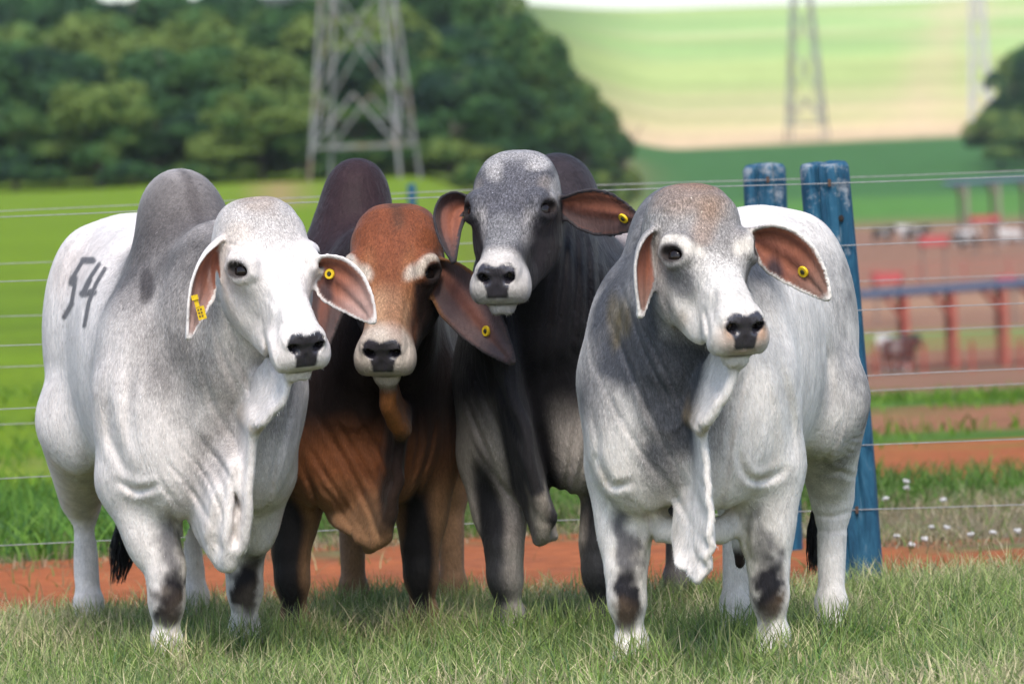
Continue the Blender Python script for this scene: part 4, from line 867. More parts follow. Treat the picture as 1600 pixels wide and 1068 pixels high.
def cover(x, y):
    """what covers the land, as pigment: returns colour and grass weight"""
    n = len(x); q = np.stack([x, y, np.zeros(n)], 1); p = px_of(x, y)
    n1 = vnoise(q, .9, 1); n2 = vnoise(q, 2.7, 2); n3 = vnoise(q * [.25, 1, 1], .22, 3); n4 = vnoise(q * [.3, 1, 1], .03, 4); n5 = vnoise(q * [.3, 1, 1], .008, 7)
    SOIL, DRY, LAWN, FIELD, WEED = (.32, .098, .036), (.17, .14, .08), (.09, .095, .04), (.125, .20, .006), (.07, .14, .02)
    C = np.tile(np.array(FIELD), (n, 1)); C = mixc(C, .35 * (n3 + .3), (.15, .215, .010)); C = mixc(C, .5 * sst(.1, .7, n4), (.095, .16, .008))
    L = 1 - sst(640, 1080, p)
    # right-hand side: paths, verge, yard, far slopes
    Yw = y + .8 * n1 + .5 * n2
    R = np.tile(np.array(WEED), (n, 1))
    R = mixc(R, sst(31.5, 33, Yw + .0 * p) * (1 - sst(37.5, 39, Yw + 1.2 * n1)) * sst(1150, 1400, p), SOIL)
    R = mixc(R, sst(40.5, 42, Yw) * (1 - sst(45, 48, Yw - 2 * n2)), (.26, .115, .06))
    R = mixc(R, sst(52, 58, Yw), (.22, .115, .07)); R = mixc(R, sst(225, 240, y) * (1 - sst(262, 280, y)), (.20, .105, .062))
    R = mixc(R, sst(268, 290, y) * (1 - sst(310, 330, y)) * .9, (.16, .20, .055)); R = mixc(R, sst(310, 335, y), (.235, .125, .078)); R = mixc(R, sst(340, 370, y) * (1 - sst(380, 400, y)) * .7, (.33, .19, .11))
    R = mixc(R, sst(575, 610, y + 20 * n4), (.075, .185, .03)); R = mixc(R, sst(640, 690, y + 30 * n4), (.045, .125, .03))
    R = mixc(R, sst(560, 580, y) * (1 - sst(860, 900, y)) * sst(.45, .7, n4 + n5 * .4) * .55, (.27, .16, .085))
    R = mixc(R, sst(885, 905, y + 8 * n4), (.58, .42, .25)); R = mixc(R, sst(905, 930, y) * sst(-.1, .5, n5) * .7, (.48, .46, .18))
    R = mixc(R, sst(1020, 1180, y + 140 * n5 + 40 * n4) * .85, (.34, .45, .13)); R = mixc(R, sst(1250, 1550, y) * .7 * sst(-.5, .3, n5 + .3 * n4), (.30, .46, .15))
    R = mixc(R, (np.exp(-((p - 1440 - .16 * (y - 900) * .5) / 45) ** 2)) * sst(900, 960, y) * .5, (.60, .43, .26))
    rows = np.sin((y * .8 + x * .55 + 40 * n5) / 14.) * .5 + np.sin((y * .5 - x * .9 + 60 * n5) / 31.) * .5; R = R * (1 + .13 * rows * sst(880, 960, y))[:, None]; R = mixc(R, sst(.25, .7, n4 + .5 * n5) * sst(930, 1000, y) * .45, (.60, .48, .28))
    C = C * L[:, None] + R * (1 - L)[:, None]
    C = mixc(C, L * sst(29.5, 31, Yw) * (1 - sst(33.5, 35.5, Yw)) * .5, (.15, .17, .05))
    C = mixc(C, L * sst(38, 39, Yw) * (1 - sst(40, 42, Yw)) * .45, (.20, .20, .06))
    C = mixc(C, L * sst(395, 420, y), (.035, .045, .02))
    C = mixc(C, np.exp(-(((p - 930) / 75) ** 2)) * sst(500, 560, y) * (1 - sst(780, 850, y)) * .8, (.28, .17, .09))
    C = mixc(C, np.exp(-(((p - 445) / 40) ** 2)) * sst(200, 240, y) * (1 - sst(330, 360, y)) * .7, (.33, .20, .10))
    v = 1 - sst(30.2, 31.4, Yw); C = mixc(C, v, DRY); C = mixc(C, v * sst(.1, .6, n2) * .6, (.11, .14, .04))
    s = 1 - sst(-.4, .5, Yw + .5 * n2 - soil_edge(p)); C = mixc(C, s, SOIL); C = mixc(C, s * sst(.2, .7, n2 + .4 * n1) * .5, (.20, .07, .035))
    l = 1 - sst(22.7, 23.3, y + .35 * n1 + .25 * n2); C = mixc(C, l, LAWN)
    return C
def land():
    ys = [-40, -20, -5]; y = 4.0
    while y < 3200:
        ys.append(y); y += .11 if 15 < y < 34 else (.5 if y < 15 else max(.25, y * .012))
    ys = np.array(ys); nx = 150; V = []; 
    a = np.linspace(-1, 1, nx); a = np.sign(a) * (np.abs(a) ** 1.9 * .84 + .16 * np.abs(a))
    Xs = a[None, :] * np.maximum(60, ys * .45)[:, None]
    near = a[None, :] * 0; Y = np.repeat(ys[:, None], nx, 1); Z = land_z(Xs, Y)
    q = np.stack([Xs.ravel(), Y.ravel(), np.zeros(Xs.size)], 1)
    Z = Z + ((vnoise(q, 2.2, 8) * .012 + vnoise(q, 6, 9) * .008).reshape(Z.shape)) * ((Y > 4) & (Y < 60))
    V = np.stack([Xs, Y, Z], -1).reshape(-1, 3); i = np.arange(len(ys) - 1)[:, None] * nx + np.arange(nx - 1)[None, :]
    me = mesh_np('ground', V, np.stack([i, i + 1, i + nx + 1, i + nx], -1).reshape(-1, 4))
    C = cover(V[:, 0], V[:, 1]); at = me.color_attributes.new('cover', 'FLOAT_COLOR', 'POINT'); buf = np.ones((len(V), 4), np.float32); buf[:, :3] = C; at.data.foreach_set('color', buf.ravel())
    m, nt, bs = new_mat('land'); L = nt.links.new; c = node(nt, 'ShaderNodeAttribute', attribute_name='cover'); tc = node(nt, 'ShaderNodeTexCoord')
    n1 = node(nt, 'ShaderNodeTexNoise', Scale=9.0, Detail=8.0, Roughness=.7); L(tc.outputs['Object'], n1.inputs['Vector'])
    n2 = node(nt, 'ShaderNodeTexNoise', Scale=.35, Detail=6.0, Roughness=.6); L(tc.outputs['Object'], n2.inputs['Vector'])
    r1 = node(nt, 'ShaderNodeMapRange'); L(n1.outputs['Fac'], r1.inputs[0]); r1.inputs[1].default_value = .25; r1.inputs[2].default_value = .75; r1.inputs[3].default_value = .6; r1.inputs[4].default_value = 1.4
    r2 = node(nt, 'ShaderNodeMapRange'); L(n2.outputs['Fac'], r2.inputs[0]); r2.inputs[1].default_value = .3; r2.inputs[2].default_value = .7; r2.inputs[3].default_value = .82; r2.inputs[4].default_value = 1.18
    mu = node(nt, 'ShaderNodeMath', operation='MULTIPLY'); L(r1.outputs[0], mu.inputs[0]); L(r2.outputs[0], mu.inputs[1])
    vm = node(nt, 'ShaderNodeVectorMath', operation='SCALE'); L(c.outputs['Color'], vm.inputs[0]); L(mu.outputs[0], vm.inputs['Scale']); L(vm.outputs[0], bs.inputs['Base Color'])
    bs.inputs['Roughness'].default_value = .95; bs.inputs['Specular IOR Level'].default_value = .1
    b = node(nt, 'ShaderNodeBump', Strength=1.0, Distance=.03); L(n1.outputs['Fac'], b.inputs['Height']); L(b.outputs[0], bs.inputs['Normal'])
    tag(link('ground', me, None, [m]), 'lawn, red soil strip and pasture rising to a hazy hill', kind='structure')
land()

# ------------------------------------------------------------------ grass
def grass_mat(name):
    m, nt, bs = new_mat(name); L = nt.links.new; c = node(nt, 'ShaderNodeAttribute', attribute_name='blade'); L(c.outputs['Color'], bs.inputs['Base Color'])
    bs.inputs['Roughness'].default_value = .6; bs.inputs['Specular IOR Level'].default_value = .25
    tr = node(nt, 'ShaderNodeBsdfTranslucent'); L(c.outputs['Color'], tr.inputs['Color']); mx = node(nt, 'ShaderNodeMixShader'); mx.inputs[0].default_value = .3
    out = [n for n in nt.nodes if n.type == 'OUTPUT_MATERIAL'][0]; L(bs.outputs[0], mx.inputs[1]); L(tr.outputs[0], mx.inputs[2]); L(mx.outputs[0], out.inputs[0]); return m
M_GRASS = grass_mat('grass_blades')
def blades(name, X, Y, Lm, Wd, lean, pal, wts, label, cat='grass', jit=.35, tipdry=.3, dark=None):
    """one mesh of bent grass blades rooted at X,Y"""
    n = len(X); Z = land_z(X, Y) - .01; az = rng.uniform(0, 2 * math.pi, n); L = Lm * rng.uniform(.45, 1.25, n); ln = lean * rng.uniform(.1, 1.5, n); w = Wd * rng.uniform(.6, 1.3, n)
    d = np.stack([np.cos(az), np.sin(az)], 1); fa = rng.uniform(0, math.pi, n); s = np.stack([np.cos(fa), np.sin(fa)], 1)
    V = np.zeros((n, 7, 3), np.float32)
    for k, t in enumerate((0, .4, .75)):
        o = ln * L * t ** 1.8; cx, cy, cz = X + d[:, 0] * o, Y + d[:, 1] * o, Z + L * t * (1 - .25 * ln * t); ww = w * (1, .85, .55)[k] / 2
        for e, sg in ((0, -1), (1, 1)): V[:, 2 * k + e] = np.stack([cx + sg * s[:, 0] * ww, cy + sg * s[:, 1] * ww, cz], 1)
    V[:, 6] = np.stack([X + d[:, 0] * ln * L, Y + d[:, 1] * ln * L, Z + L * (1 - .25 * ln)], 1)
    b = np.arange(n)[:, None] * 7; Tq = np.array([[0, 1, 3], [0, 3, 2], [2, 3, 5], [2, 5, 4], [4, 5, 6]]); Fc = (b[:, :, None] + Tq[None]).reshape(-1, 3)
    me = mesh_np(name, V.reshape(-1, 3), Fc)
    pal = np.array(pal); ci = rng.choice(len(pal), n, p=np.array(wts) / sum(wts))
    if name in ('lawn_grass', 'verge_lawn_grass', 'foot_grass'):
        pt = vnoise(np.stack([X, Y, 0 * X], 1), 1.6, 90) + .6 * vnoise(np.stack([X, Y, 0 * X], 1), 5, 91); sw = (pt > .25) & (rng.random(n) < .35); ci[sw] = 3; gr = (pt < -.1) & (rng.random(n) < .75); ci[gr] = rng.choice([0, 1, 4], gr.sum())
    col = pal[ci] * rng.uniform(1 - jit, 1 + jit, (n, 1))
    cc = np.repeat(col[:, None], 7, 1); cc[:, 4:] = cc[:, 4:] * (1 - tipdry) + np.array([.36, .32, .17]) * tipdry
    at = me.color_attributes.new('blade', 'FLOAT_COLOR', 'POINT'); buf = np.ones((n * 7, 4), np.float32); buf[:, :3] = cc.reshape(-1, 3); at.data.foreach_set('color', buf.ravel())
    return tag(link(name, me, None, [M_GRASS]), label, cat, kind='stuff')
GP = [(.15, .27, .045), (.22, .34, .085), (.35, .41, .16), (.60, .53, .33), (.085, .18, .06)]
def scatter(n, x0, x1, y0, y1, f=None):
    X, Y = rng.uniform(x0, x1, n), rng.uniform(y0, y1, n)
    if f is not None:
        k = rng.random(n) < f(X, Y); X, Y = X[k], Y[k]
    return X, Y
def qn(X, Y, s, seed): return vnoise(np.stack([X, Y, 0 * X], 1), s, seed)
_e = lambda X, Y: 1 - sst(22.5, 23.5, Y + .35 * qn(X, Y, .9, 1) + .25 * qn(X, Y, 2.7, 2))
X, Y = scatter(120000, -2.7, 2.7, 16.6, 23.6, lambda X, Y: _e(X, Y) * (.55 + .45 * sst(-.5, .3, qn(X, Y, 2.0, 21))))
blades('lawn_grass', X, Y, .10 + .03 * qn(X, Y, 1.1, 22) + .055 * sst(19.6, 21.6, Y) + .03 * sst(.9, 1.8, X), .0052, .75, GP, [2.6, 3, 3.2, 2.6, 1.5], 'short pale green lawn under the bulls')
Xa, Ya = scatter(22000, -6, 6, 14, 23.4, lambda X, Y: (np.abs(X) > 2.7) * _e(X, Y))
blades('verge_lawn_grass', Xa, Ya, .11, .009, .75, GP, [3, 3, 2.2, 1.3, 2], 'lawn going on to both sides of the bulls')
X, Y = scatter(1700, -2.7, 2.7, 18.3, 23.8, lambda X, Y: _e(X, Y) * .9)
blades('grass_stalks', X, Y, .21, .0042, .8, [(.13, .19, .05), (.30, .29, .14), (.09, .16, .035)], [3, 2, 2], 'taller thin stalks standing out of the lawn', tipdry=.5)
X, Y = scatter(1800, -4, 4, 22.9, 27.0, lambda X, Y: sst(.15, .6, qn(X, Y, 1.3, 31)) * .8)
blades('soil_weeds', X, Y, .10, .006, .9, [(.11, .17, .04), (.28, .24, .12)], [2, 2], 'sparse weeds on the strip of red soil')
X, Y = scatter(42000, -5, 5, 25.6, 31.4, lambda X, Y: sst(-.5, .4, Y + .5 * qn(X, Y, .9, 1) - soil_edge(px_of(X, Y))) * (.35 + .65 * sst(-.3, .4, qn(X, Y, 1.6, 33))))
blades('dry_litter_grass', X, Y, .085, .007, 1.1, [(.30, .24, .14), (.22, .17, .10), (.40, .35, .24), (.13, .19, .05)], [3, 2, 1.5, 2.5], 'dry straw and litter along the fence line')
X, Y = scatter(9500, -5, -1.2, 28.2, 34.0, lambda X, Y: sst(-1.35, -1.75, X + .25 * qn(X, Y, 1.0, 35)) * .9)
blades('tall_grass', X, Y, .25, .014, .9, [(.08, .19, .022), (.13, .25, .035), (.05, .13, .03)], [2, 2, 1], 'tall lush green grass behind the branded bull', tipdry=.02)
X, Y = scatter(16000, -2.0, 6, 29.0, 33.0, lambda X, Y: .9 * sst(-.6, .2, qn(X, Y, 1.0, 36)))
blades('green_verge_grass', X, Y, .17, .011, .9, [(.07, .15, .02), (.09, .18, .025), (.11, .15, .05)], [2, 2, 1], 'green verge beyond the wire fences', tipdry=.05)
X, Y = scatter(26000, -9, 10, 33., 52., lambda X, Y: np.where(px_of(X, Y) > 1000, ((Y > 38) & (Y < 41.3)) | ((Y > 46) & (Y < 54)), True) * sst(-.4, .2, qn(X, Y, .6, 37)))
blades('pasture_grass', X, Y, .14, .02, .9, [(.09, .19, .012), (.12, .215, .02), (.085, .16, .02)], [2, 2, 1], 'bright green pasture grass behind the fences', tipdry=.03)

for i, b in enumerate(BULLS):      # longer tufts left ungrazed round the feet
    X = np.concatenate([rng.normal(f[0], .10, 520) for f in b.feet]); Y = np.concatenate([rng.normal(f[1] - .13, .10, 520) for f in b.feet])
    blades('foot_grass', X, Y, .185, .0052, .6, GP, [3, 3, 2.4, 1.4, 2], ['longer grass round the hooves of the branded bull', 'longer grass round the hooves of the brown bull', 'longer grass round the hooves of the charcoal bull', 'longer grass round the hooves of the white bull'][i])
# ------------------------------------------------------------------ fences
def post_mat():
    m, nt, bs = new_mat('weathered_blue_paint'); L = nt.links.new; tc = node(nt, 'ShaderNodeTexCoord'); mp = node(nt, 'ShaderNodeMapping'); mp.inputs['Scale'].default_value = (1, 1, .22); L(tc.outputs['Object'], mp.inputs[0])
    n1 = node(nt, 'ShaderNodeTexNoise', Scale=22.0, Detail=8.0, Roughness=.65, Distortion=.6); L(mp.outputs[0], n1.inputs['Vector'])
    c1 = ramp(nt, n1.outputs['Fac'], [(.25, (.004, .022, .045)), (.45, (.008, .055, .105)), (.60, (.018, .09, .155)), (.74, (.13, .19, .25))])
    n2 = node(nt, 'ShaderNodeTexNoise', Scale=9.0, Detail=7.0, Roughness=.7); L(tc.outputs['Object'], n2.inputs['Vector'])
    sx = node(nt, 'ShaderNodeSeparateXYZ'); L(tc.outputs['Object'], sx.inputs[0])
    mr = node(nt, 'ShaderNodeMapRange'); L(sx.outputs['Z'], mr.inputs[0]); mr.inputs[1].default_value = .9; mr.inputs[2].default_value = 1.6; mr.inputs[3].default_value = -.12; mr.inputs[4].default_value = .045
    ad = node(nt, 'ShaderNodeMath', operation='ADD'); L(n2.outputs['Fac'], ad.inputs[0]); L(mr.outputs[0], ad.inputs[1])
    f = ramp(nt, ad.outputs[0], [(.56, (0, 0, 0)), (.68, (1, 1, 1))]); mx = node(nt, 'ShaderNodeMix', data_type='RGBA'); L(f, mx.inputs['Factor']); L(c1, mx.inputs['A']); mx.inputs['B'].default_value = (.22, .25, .28, 1)
    L(mx.outputs['Result'], bs.inputs['Base Color']); bs.inputs['Roughness'].default_value = .75; bs.inputs['Specular IOR Level'].default_value = .25
    b = node(nt, 'ShaderNodeBump', Strength=1.0, Distance=.006); L(n1.outputs['Fac'], b.inputs['Height']); L(b.outputs[0], bs.inputs['Normal']); return m
M_POST = post_mat(); M_WIRE = noise_mat('galvanised_wire', [(.3, (.20, .205, .215)), (.7, (.32, .325, .33))], 30, .4); M_HOLE = solid('knot_hole', (.012, .008, .006), .9)
M_STAPLE = solid('rusty_staple', (.09, .055, .04), .6, .6)
def post_mesh(hw, hgt, seed, cracks=((-.42, .022), (.40, .024), (.02, .009), (.72, .008))):
    r_ = np.random.default_rng(seed); n, rows = 160, 40; V = []; a = np.linspace(0, 2 * math.pi, n, endpoint=False); zz = np.linspace(-.35, hgt, rows)
    ph = r_.uniform(0, 6, 6)
    for z in zz:
        c, s_ = np.cos(a), np.sin(a); e = 5.0; r = hw / (np.abs(c) ** e + np.abs(s_) ** e) ** (1 / e)
        r = r * (1 + .012 * np.sin(3 * a + ph[0] + z * 2) + .010 * np.sin(7 * a + ph[1]) + .006 * np.sin(z * 9 + ph[2] + 2 * a))
        r = r * (1 + .02 * np.sin(z * 2.1 + ph[3]))
        for u, dp in cracks:      # drying cracks on the face towards the lens
            x = r * c; front = s_ < -.5; r = r - np.where(front, dp * np.exp(-((x - u * hw - .006 * math.sin(z * 3 + u * 9)) / .0048) ** 2) * sst(-.3, .25, z - .2 - .3 * u), 0)
        V.append(np.stack([r * c, r * s_, np.full(n, z)], 1))
    top = [(.97, .012), (.88, .022), (.6, .026), (.25, .028)]
    for f, dz in top: V.append(np.stack([V[rows - 1][:, 0] * f, V[rows - 1][:, 1] * f, np.full(n, hgt + dz) + .006 * np.sin(a * 2 + ph[4])], 1))
    R = rows + len(top); V = np.concatenate(V); i = np.arange(R - 1)[:, None] * n + np.arange(n)[None]; j = np.arange(R - 1)[:, None] * n + (np.arange(n)[None] + 1) % n
    Fq = np.stack([i, j, j + n, i + n], -1).reshape(-1, 4); V = np.vstack([V, [[0, 0, hgt + .029]]]); k = (R - 1) * n
    tri = [[k + t, k + (t + 1) % n, len(V) - 1, len(V) - 1] for t in range(n)]
    me = bpy.data.meshes.new('post'); me.from_pydata(V.tolist(), [], Fq.tolist() + [t[:3] for t in tri])
    for p in me.polygons: p.use_smooth = True
    return me
def wire_fence(label, Yf, posts, wire_px, xr, r, hw, seed):
    root = link('wire_fence', None); root.location = (posts[0][0], Yf, 0); tag(root, label, 'fence', 'wire fences behind the bulls')
    rng_ = random.Random(seed); R = Matrix.Translation(-Vector(root.location))
    for i, (bx, tx, zt) in enumerate(posts):
        po = link('post', post_mesh(hw, zt, seed + i), root, [M_POST]); po.location = (bx - root.location.x, 0, 0); po.rotation_euler = (0, math.atan2(tx - bx, zt), rng_.uniform(-.08, .08))
        if i == 0 and hw > .095:
            bm = bmesh.new(); bmesh.ops.create_uvsphere(bm, u_segments=14, v_segments=10, radius=.011); 
            for v in bm.verts: v.co.y *= .35; v.co.z *= 1.25
            me = bpy.data.meshes.new('knot_hole'); bm.to_mesh(me); bm.free(); k = link('knot_hole', me, po, [M_HOLE]); k.location = (.046, -hw - .001, zt - .20)
    for (px_, py_) in wire_px:
        z0 = W(px_, py_, Yf)[2]; mb = MB(); pts = []
        for x in np.linspace(xr[0], xr[1], 40): pts.append((x - root.location.x, -hw - r - .002 + .004 * math.sin(x * 3 + z0 * 9), z0 + .006 * math.sin(x * 1.3 + z0 * 5) + .0015 * math.sin(x * 11 + z0 * 3)))
        w = mb.tube(pts, r, 6).build('wire', M_WIRE, root, True)
        for bx, tx, zt in posts[:1]:
            if z0 < zt: xx = bx + (tx - bx) * z0 / zt - root.location.x; MB().box((xx + .01, -hw - .006, z0), (.006, .009, .014)).build('staple', M_STAPLE, w)
YA, YB = 24.0, 26.7
def post_at(top, base_x, Y): t = W(*top, Y); b = W(base_x, 900, Y); return (b[0], t[0], t[2])
wire_fence('near wire fence with the cracked blue post behind the white bull', YA, [post_at((1288, 264), 1342, YA), (-3.1, -3.15, 1.68), (5.6, 5.5, 1.68)], [(1340, 284), (1340, 384), (1340, 486), (1340, 586), (1340, 692), (1340, 794)], (-7, 9), .0021, .098, 11)
wire_fence('far wire fence with the peeling blue post left of the cracked post', YB, [post_at((1194, 266), 1222, YB), (-3.6, -3.65, 1.72), (5.8, 5.7, 1.72)], [(1340, 275), (1340, 357), (1340, 441), (1340, 521), (1340, 609)], (-8, 10), .0022, .096, 21)
_p = W(643, 291, 72); _g = lv(_p[0], 72); po = link('fence_post', post_mesh(.052, _p[2] - _g, 31, ((.2, .003),)), None, [M_POST]); po.location = (_p[0], 72, _g); tag(po, 'slim blue post far out in the green field', 'post')

# ------------------------------------------------------------------ cotton bolls caught in the litter
M_COT = noise_mat('cotton_fluff', [(.3, (.42, .41, .40)), (.7, (.6, .59, .58))], 30, .95, bump=.01); M_STEM = solid('dry_stem', (.16, .12, .07), .9)
def boll_mesh(seed):
    r_ = random.Random(seed); bm = bmesh.new()
    for k in range(5):
        a = k * 1.257 + r_.random(); m = Matrix.Translation((.012 * math.cos(a), .012 * math.sin(a), r_.uniform(-.006, .008))) @ Matrix.Diagonal((1, 1, 1.1, 1)); bmesh.ops.create_icosphere(bm, subdivisions=2, radius=r_.uniform(.011, .016), matrix=m)
    for v in bm.verts: v.co *= 1 + .25 * (r_.random() - .5)
    me = bpy.data.meshes.new('cotton_boll'); bm.to_mesh(me); bm.free()
    for p in me.polygons: p.use_smooth = True
    return me
BM = [boll_mesh(i) for i in range(4)]
for i, (bx, by, Y) in enumerate([(1384, 779, 28.2), (1417, 762, 28.4), (1416, 752, 28.4), (1474, 781, 28.0), (1402, 838, 26.7), (1444, 842, 26.6), (1480, 824, 27.0), (1517, 835, 26.6), (1552, 832, 26.6), (1590, 829, 26.7), (1424, 852, 26.3), (1455, 824, 27.1)]):
    p = W(bx, by, Y); g = lv(p[0], Y); root = link('cotton_boll', None); root.location = (p[0], Y, max(g, 0)); tag(root, 'white cotton boll on dry stem in the litter beyond the fence', 'cotton', 'cotton bolls in the litter')
    h = max(.02, p[2] - g); b = link('fluff', BM[i % 4], root, [M_COT]); b.location = (0, 0, h); b.rotation_euler = (0, 0, i * 1.3); b.scale = (.72, .65, .6)
    MB().tube([(.02, 0, -.02), (.008, .004, h * .6), (0, 0, h - .01)], [.003, .0025, .002], 5).build('stem', M_STEM, root)
# ------------------------------------------------------------------ woods
def leaf_mat(name, a, b, c):
    m, nt, bs = new_mat(name); L = nt.links.new; oi = node(nt, 'ShaderNodeObjectInfo'); tc = node(nt, 'ShaderNodeTexCoord')
    n1 = node(nt, 'ShaderNodeTexNoise', Scale=.45, Detail=3.0); L(tc.outputs['Object'], n1.inputs['Vector'])
    ad = node(nt, 'ShaderNodeMath', operation='ADD'); L(n1.outputs['Fac'], ad.inputs[0]); mu = node(nt, 'ShaderNodeMath', operation='MULTIPLY'); L(oi.outputs['Random'], mu.inputs[0]); mu.inputs[1].default_value = .5; L(mu.outputs[0], ad.inputs[1])
    col = ramp(nt, ad.outputs[0], [(.4, a), (.75, b), (1.0, c)]); L(col, bs.inputs['Base Color']); bs.inputs['Roughness'].default_value = .7; bs.inputs['Specular IOR Level'].default_value = .2
    tr = node(nt, 'ShaderNodeBsdfTranslucent'); L(col, tr.inputs['Color']); mx = node(nt, 'ShaderNodeMixShader'); mx.inputs[0].default_value = .22
    out = [n for n in nt.nodes if n.type == 'OUTPUT_MATERIAL'][0]; L(bs.outputs[0], mx.inputs[1]); L(tr.outputs[0], mx.inputs[2]); L(mx.outputs[0], out.inputs[0]); return m
M_LEAF = leaf_mat('leaves', (.013, .040, .024), (.042, .108, .028), (.135, .195, .045)); M_BUSH = leaf_mat('bush_leaves', (.05, .085, .04), (.10, .15, .07), (.15, .19, .09))
M_BARK = noise_mat('bark', [(.3, (.06, .045, .04)), (.7, (.17, .13, .12))], 3, .9, bump=.05, stretch=(1, 1, .2))
def crown_mesh(seed, n=4200, R=4.6, H=3.4, lobes=12, leaf=.5):
    r_ = np.random.default_rng(seed); lc = []; lr = []
    for i in range(lobes):
        a = r_.uniform(0, 6.283); f = math.sqrt(r_.random()); lc.append((R * .72 * f * math.cos(a), R * .72 * f * math.sin(a), r_.uniform(-.35, .75) * H * (1 - .45 * f))); lr.append(r_.uniform(.16, .50) * R)
    lc, lr = np.array(lc), np.array(lr); k = r_.choice(lobes, n, p=lr ** 2 / (lr ** 2).sum()); d = r_.normal(size=(n, 3)); d /= np.linalg.norm(d, axis=1, keepdims=True); d[:, 2] = np.where(d[:, 2] < -.35, -d[:, 2], d[:, 2])
    P = lc[k] + d * (lr[k] * r_.uniform(.62, 1.08, n) ** .6)[:, None] * [1, 1, .72]
    nn = d + r_.normal(size=(n, 3)) * .55; nn /= np.linalg.norm(nn, axis=1, keepdims=True); t = np.cross(nn, r_.normal(size=(n, 3))); t /= np.linalg.norm(t, axis=1, keepdims=True); b = np.cross(nn, t)
    s = leaf * r_.uniform(.5, 1.2, n)[:, None]; V = np.stack([P - t * s * .5, P + b * s * .32 + nn * s * .08, P + t * s * .6, P - b * s * .32 + nn * s * .08], 1).reshape(-1, 3); Fq = np.arange(n * 4).reshape(-1, 4)
    return mesh_np('crown', V, Fq, False)
def trunk_mesh(seed, h=6.0, r=.28):
    r_ = random.Random(seed); mb = MB(); p = [Vector((0, 0, -.4))]
    for i in range(5): p.append(Vector((p[-1].x + r_.uniform(-.25, .25), p[-1].y + r_.uniform(-.25, .25), h * (i + 1) / 5)))
    mb.tube(p, [r * (1.25 - .17 * i) for i in range(6)], 8)
    for i in range(6):
        b = p[2].lerp(p[4], r_.random()); a = r_.random() * 6.283; L = r_.uniform(1.8, 3.4); mb.tube([b, b + Vector((math.cos(a) * L * .5, math.sin(a) * L * .5, L * .35)), b + Vector((math.cos(a) * L, math.sin(a) * L, L * .9))], [r * .5, r * .32, r * .12], 6)
    return mb.mesh('trunk', True)
CR = [crown_mesh(i, R=4.3 + .4 * (i % 3), H=3.0 + .5 * (i % 2)) for i in range(6)]; TR = [trunk_mesh(i) for i in range(4)]
_tn = 0
def tree(px_, Y, top_py, base_py=None, wid=None, label='', kind=0, mat=M_LEAF, group='trees of the wood'):
    """tree seen at picture column px_, distance Y, its top at row top_py"""
    global _tn; _tn += 1; r_ = random.Random(_tn); t = W(px_, top_py, Y); g = lv(t[0], Y); h = max(3.0, t[2] - g); root = link('broadleaf_tree', None); root.location = (t[0], Y, g); tag(root, label, 'tree', group)
    rad = (wid / FPX * Y / 2) if wid else h * .34; c = link('crown', CR[_tn % 6], root, [mat]); ch = h * .42
    c.location = (0, 0, h - ch * .95); c.scale = (rad / 4.6, rad / 4.6, ch / 3.4 * 1.05); c.rotation_euler = (0, 0, r_.uniform(0, 6.28))
    c2 = link('crown', CR[(_tn + 2) % 6], root, [mat]); c2.location = (r_.uniform(-.2, .2) * rad, 0, h - ch * 1.75); c2.scale = (rad / 4.4, rad / 4.4, ch / 3.4 * .9); c2.rotation_euler = (0, 0, r_.uniform(0, 6.28))
    tr = link('trunk', TR[_tn % 4], root, [M_BARK]); tr.scale = (h / 11, h / 11, h * .72 / 6); tr.rotation_euler = (0, 0, r_.uniform(0, 6.28))
    return root
_ord = ['first', 'second', 'third', 'fourth', 'fifth', 'sixth', 'seventh', 'eighth', 'ninth', 'tenth', 'eleventh']
_rows = [('front row', 395, [(-60, 150, 190), (20, 160, 120), (95, 215, 170), (150, 110, 190), (245, 140, 230), (330, 175, 180), (405, 130, 190), (470, 185, 150), (545, 150, 170), (620, 165, 170), (700, 150, 180)]),
         ('second row', 425, [(-90, 60, 240), (60, 65, 210), (170, 80, 220), (290, 60, 240), (380, 55, 220), (480, 75, 210), (580, 70, 210), (670, 85, 200), (750, 80, 210)]),
         ('third row', 455, [(-40, -20, 260), (90, 5, 240), (215, 10, 240), (330, 15, 240), (440, 25, 220), (540, 0, 240), (640, 30, 230), (710, 10, 220), (775, 45, 160)]),
         ('back row', 490, [(-80, -70, 280), (40, -45, 260), (160, -40, 260), (280, -30, 260), (380, -20, 240), (510, -40, 240), (600, -35, 230), (735, -40, 200), (775, 15, 130)])]
for nm, Y, L_ in _rows:
    for i, (p, t, w) in enumerate(L_): tree(p, Y + random.uniform(-8, 8), t, wid=w * 1.12, label='green broadleaf tree, %s from the left in the %s of the wood' % (_ord[i], nm))
for p, t, w, Y, ds in [(800, 85, 190, 520, 'tall'), (835, 70, 130, 560, 'highest'), (875, 120, 140, 540, 'broad'), (915, 150, 105, 560, 'rounded'), (952, 178, 80, 560, 'small'), (845, 155, 140, 500, 'low'), (905, 180, 100, 530, 'squat'), (760, 140, 150, 480, 'dense')]:
    tree(p, Y, t, wid=w * 1.1, label='%s dark tree at the right end of the wood near the open hill' % ds)
for p, Y, t, w, ds in [(1592, 780, 75, 120, 'tall'), (1640, 790, 40, 200, 'largest'), (1560, 765, 165, 110, 'lower'), (1612, 755, 180, 150, 'lowest')]: tree(p, Y, t, wid=w, label='%s dark tree at the right picture edge' % ds, group='trees at the right edge')
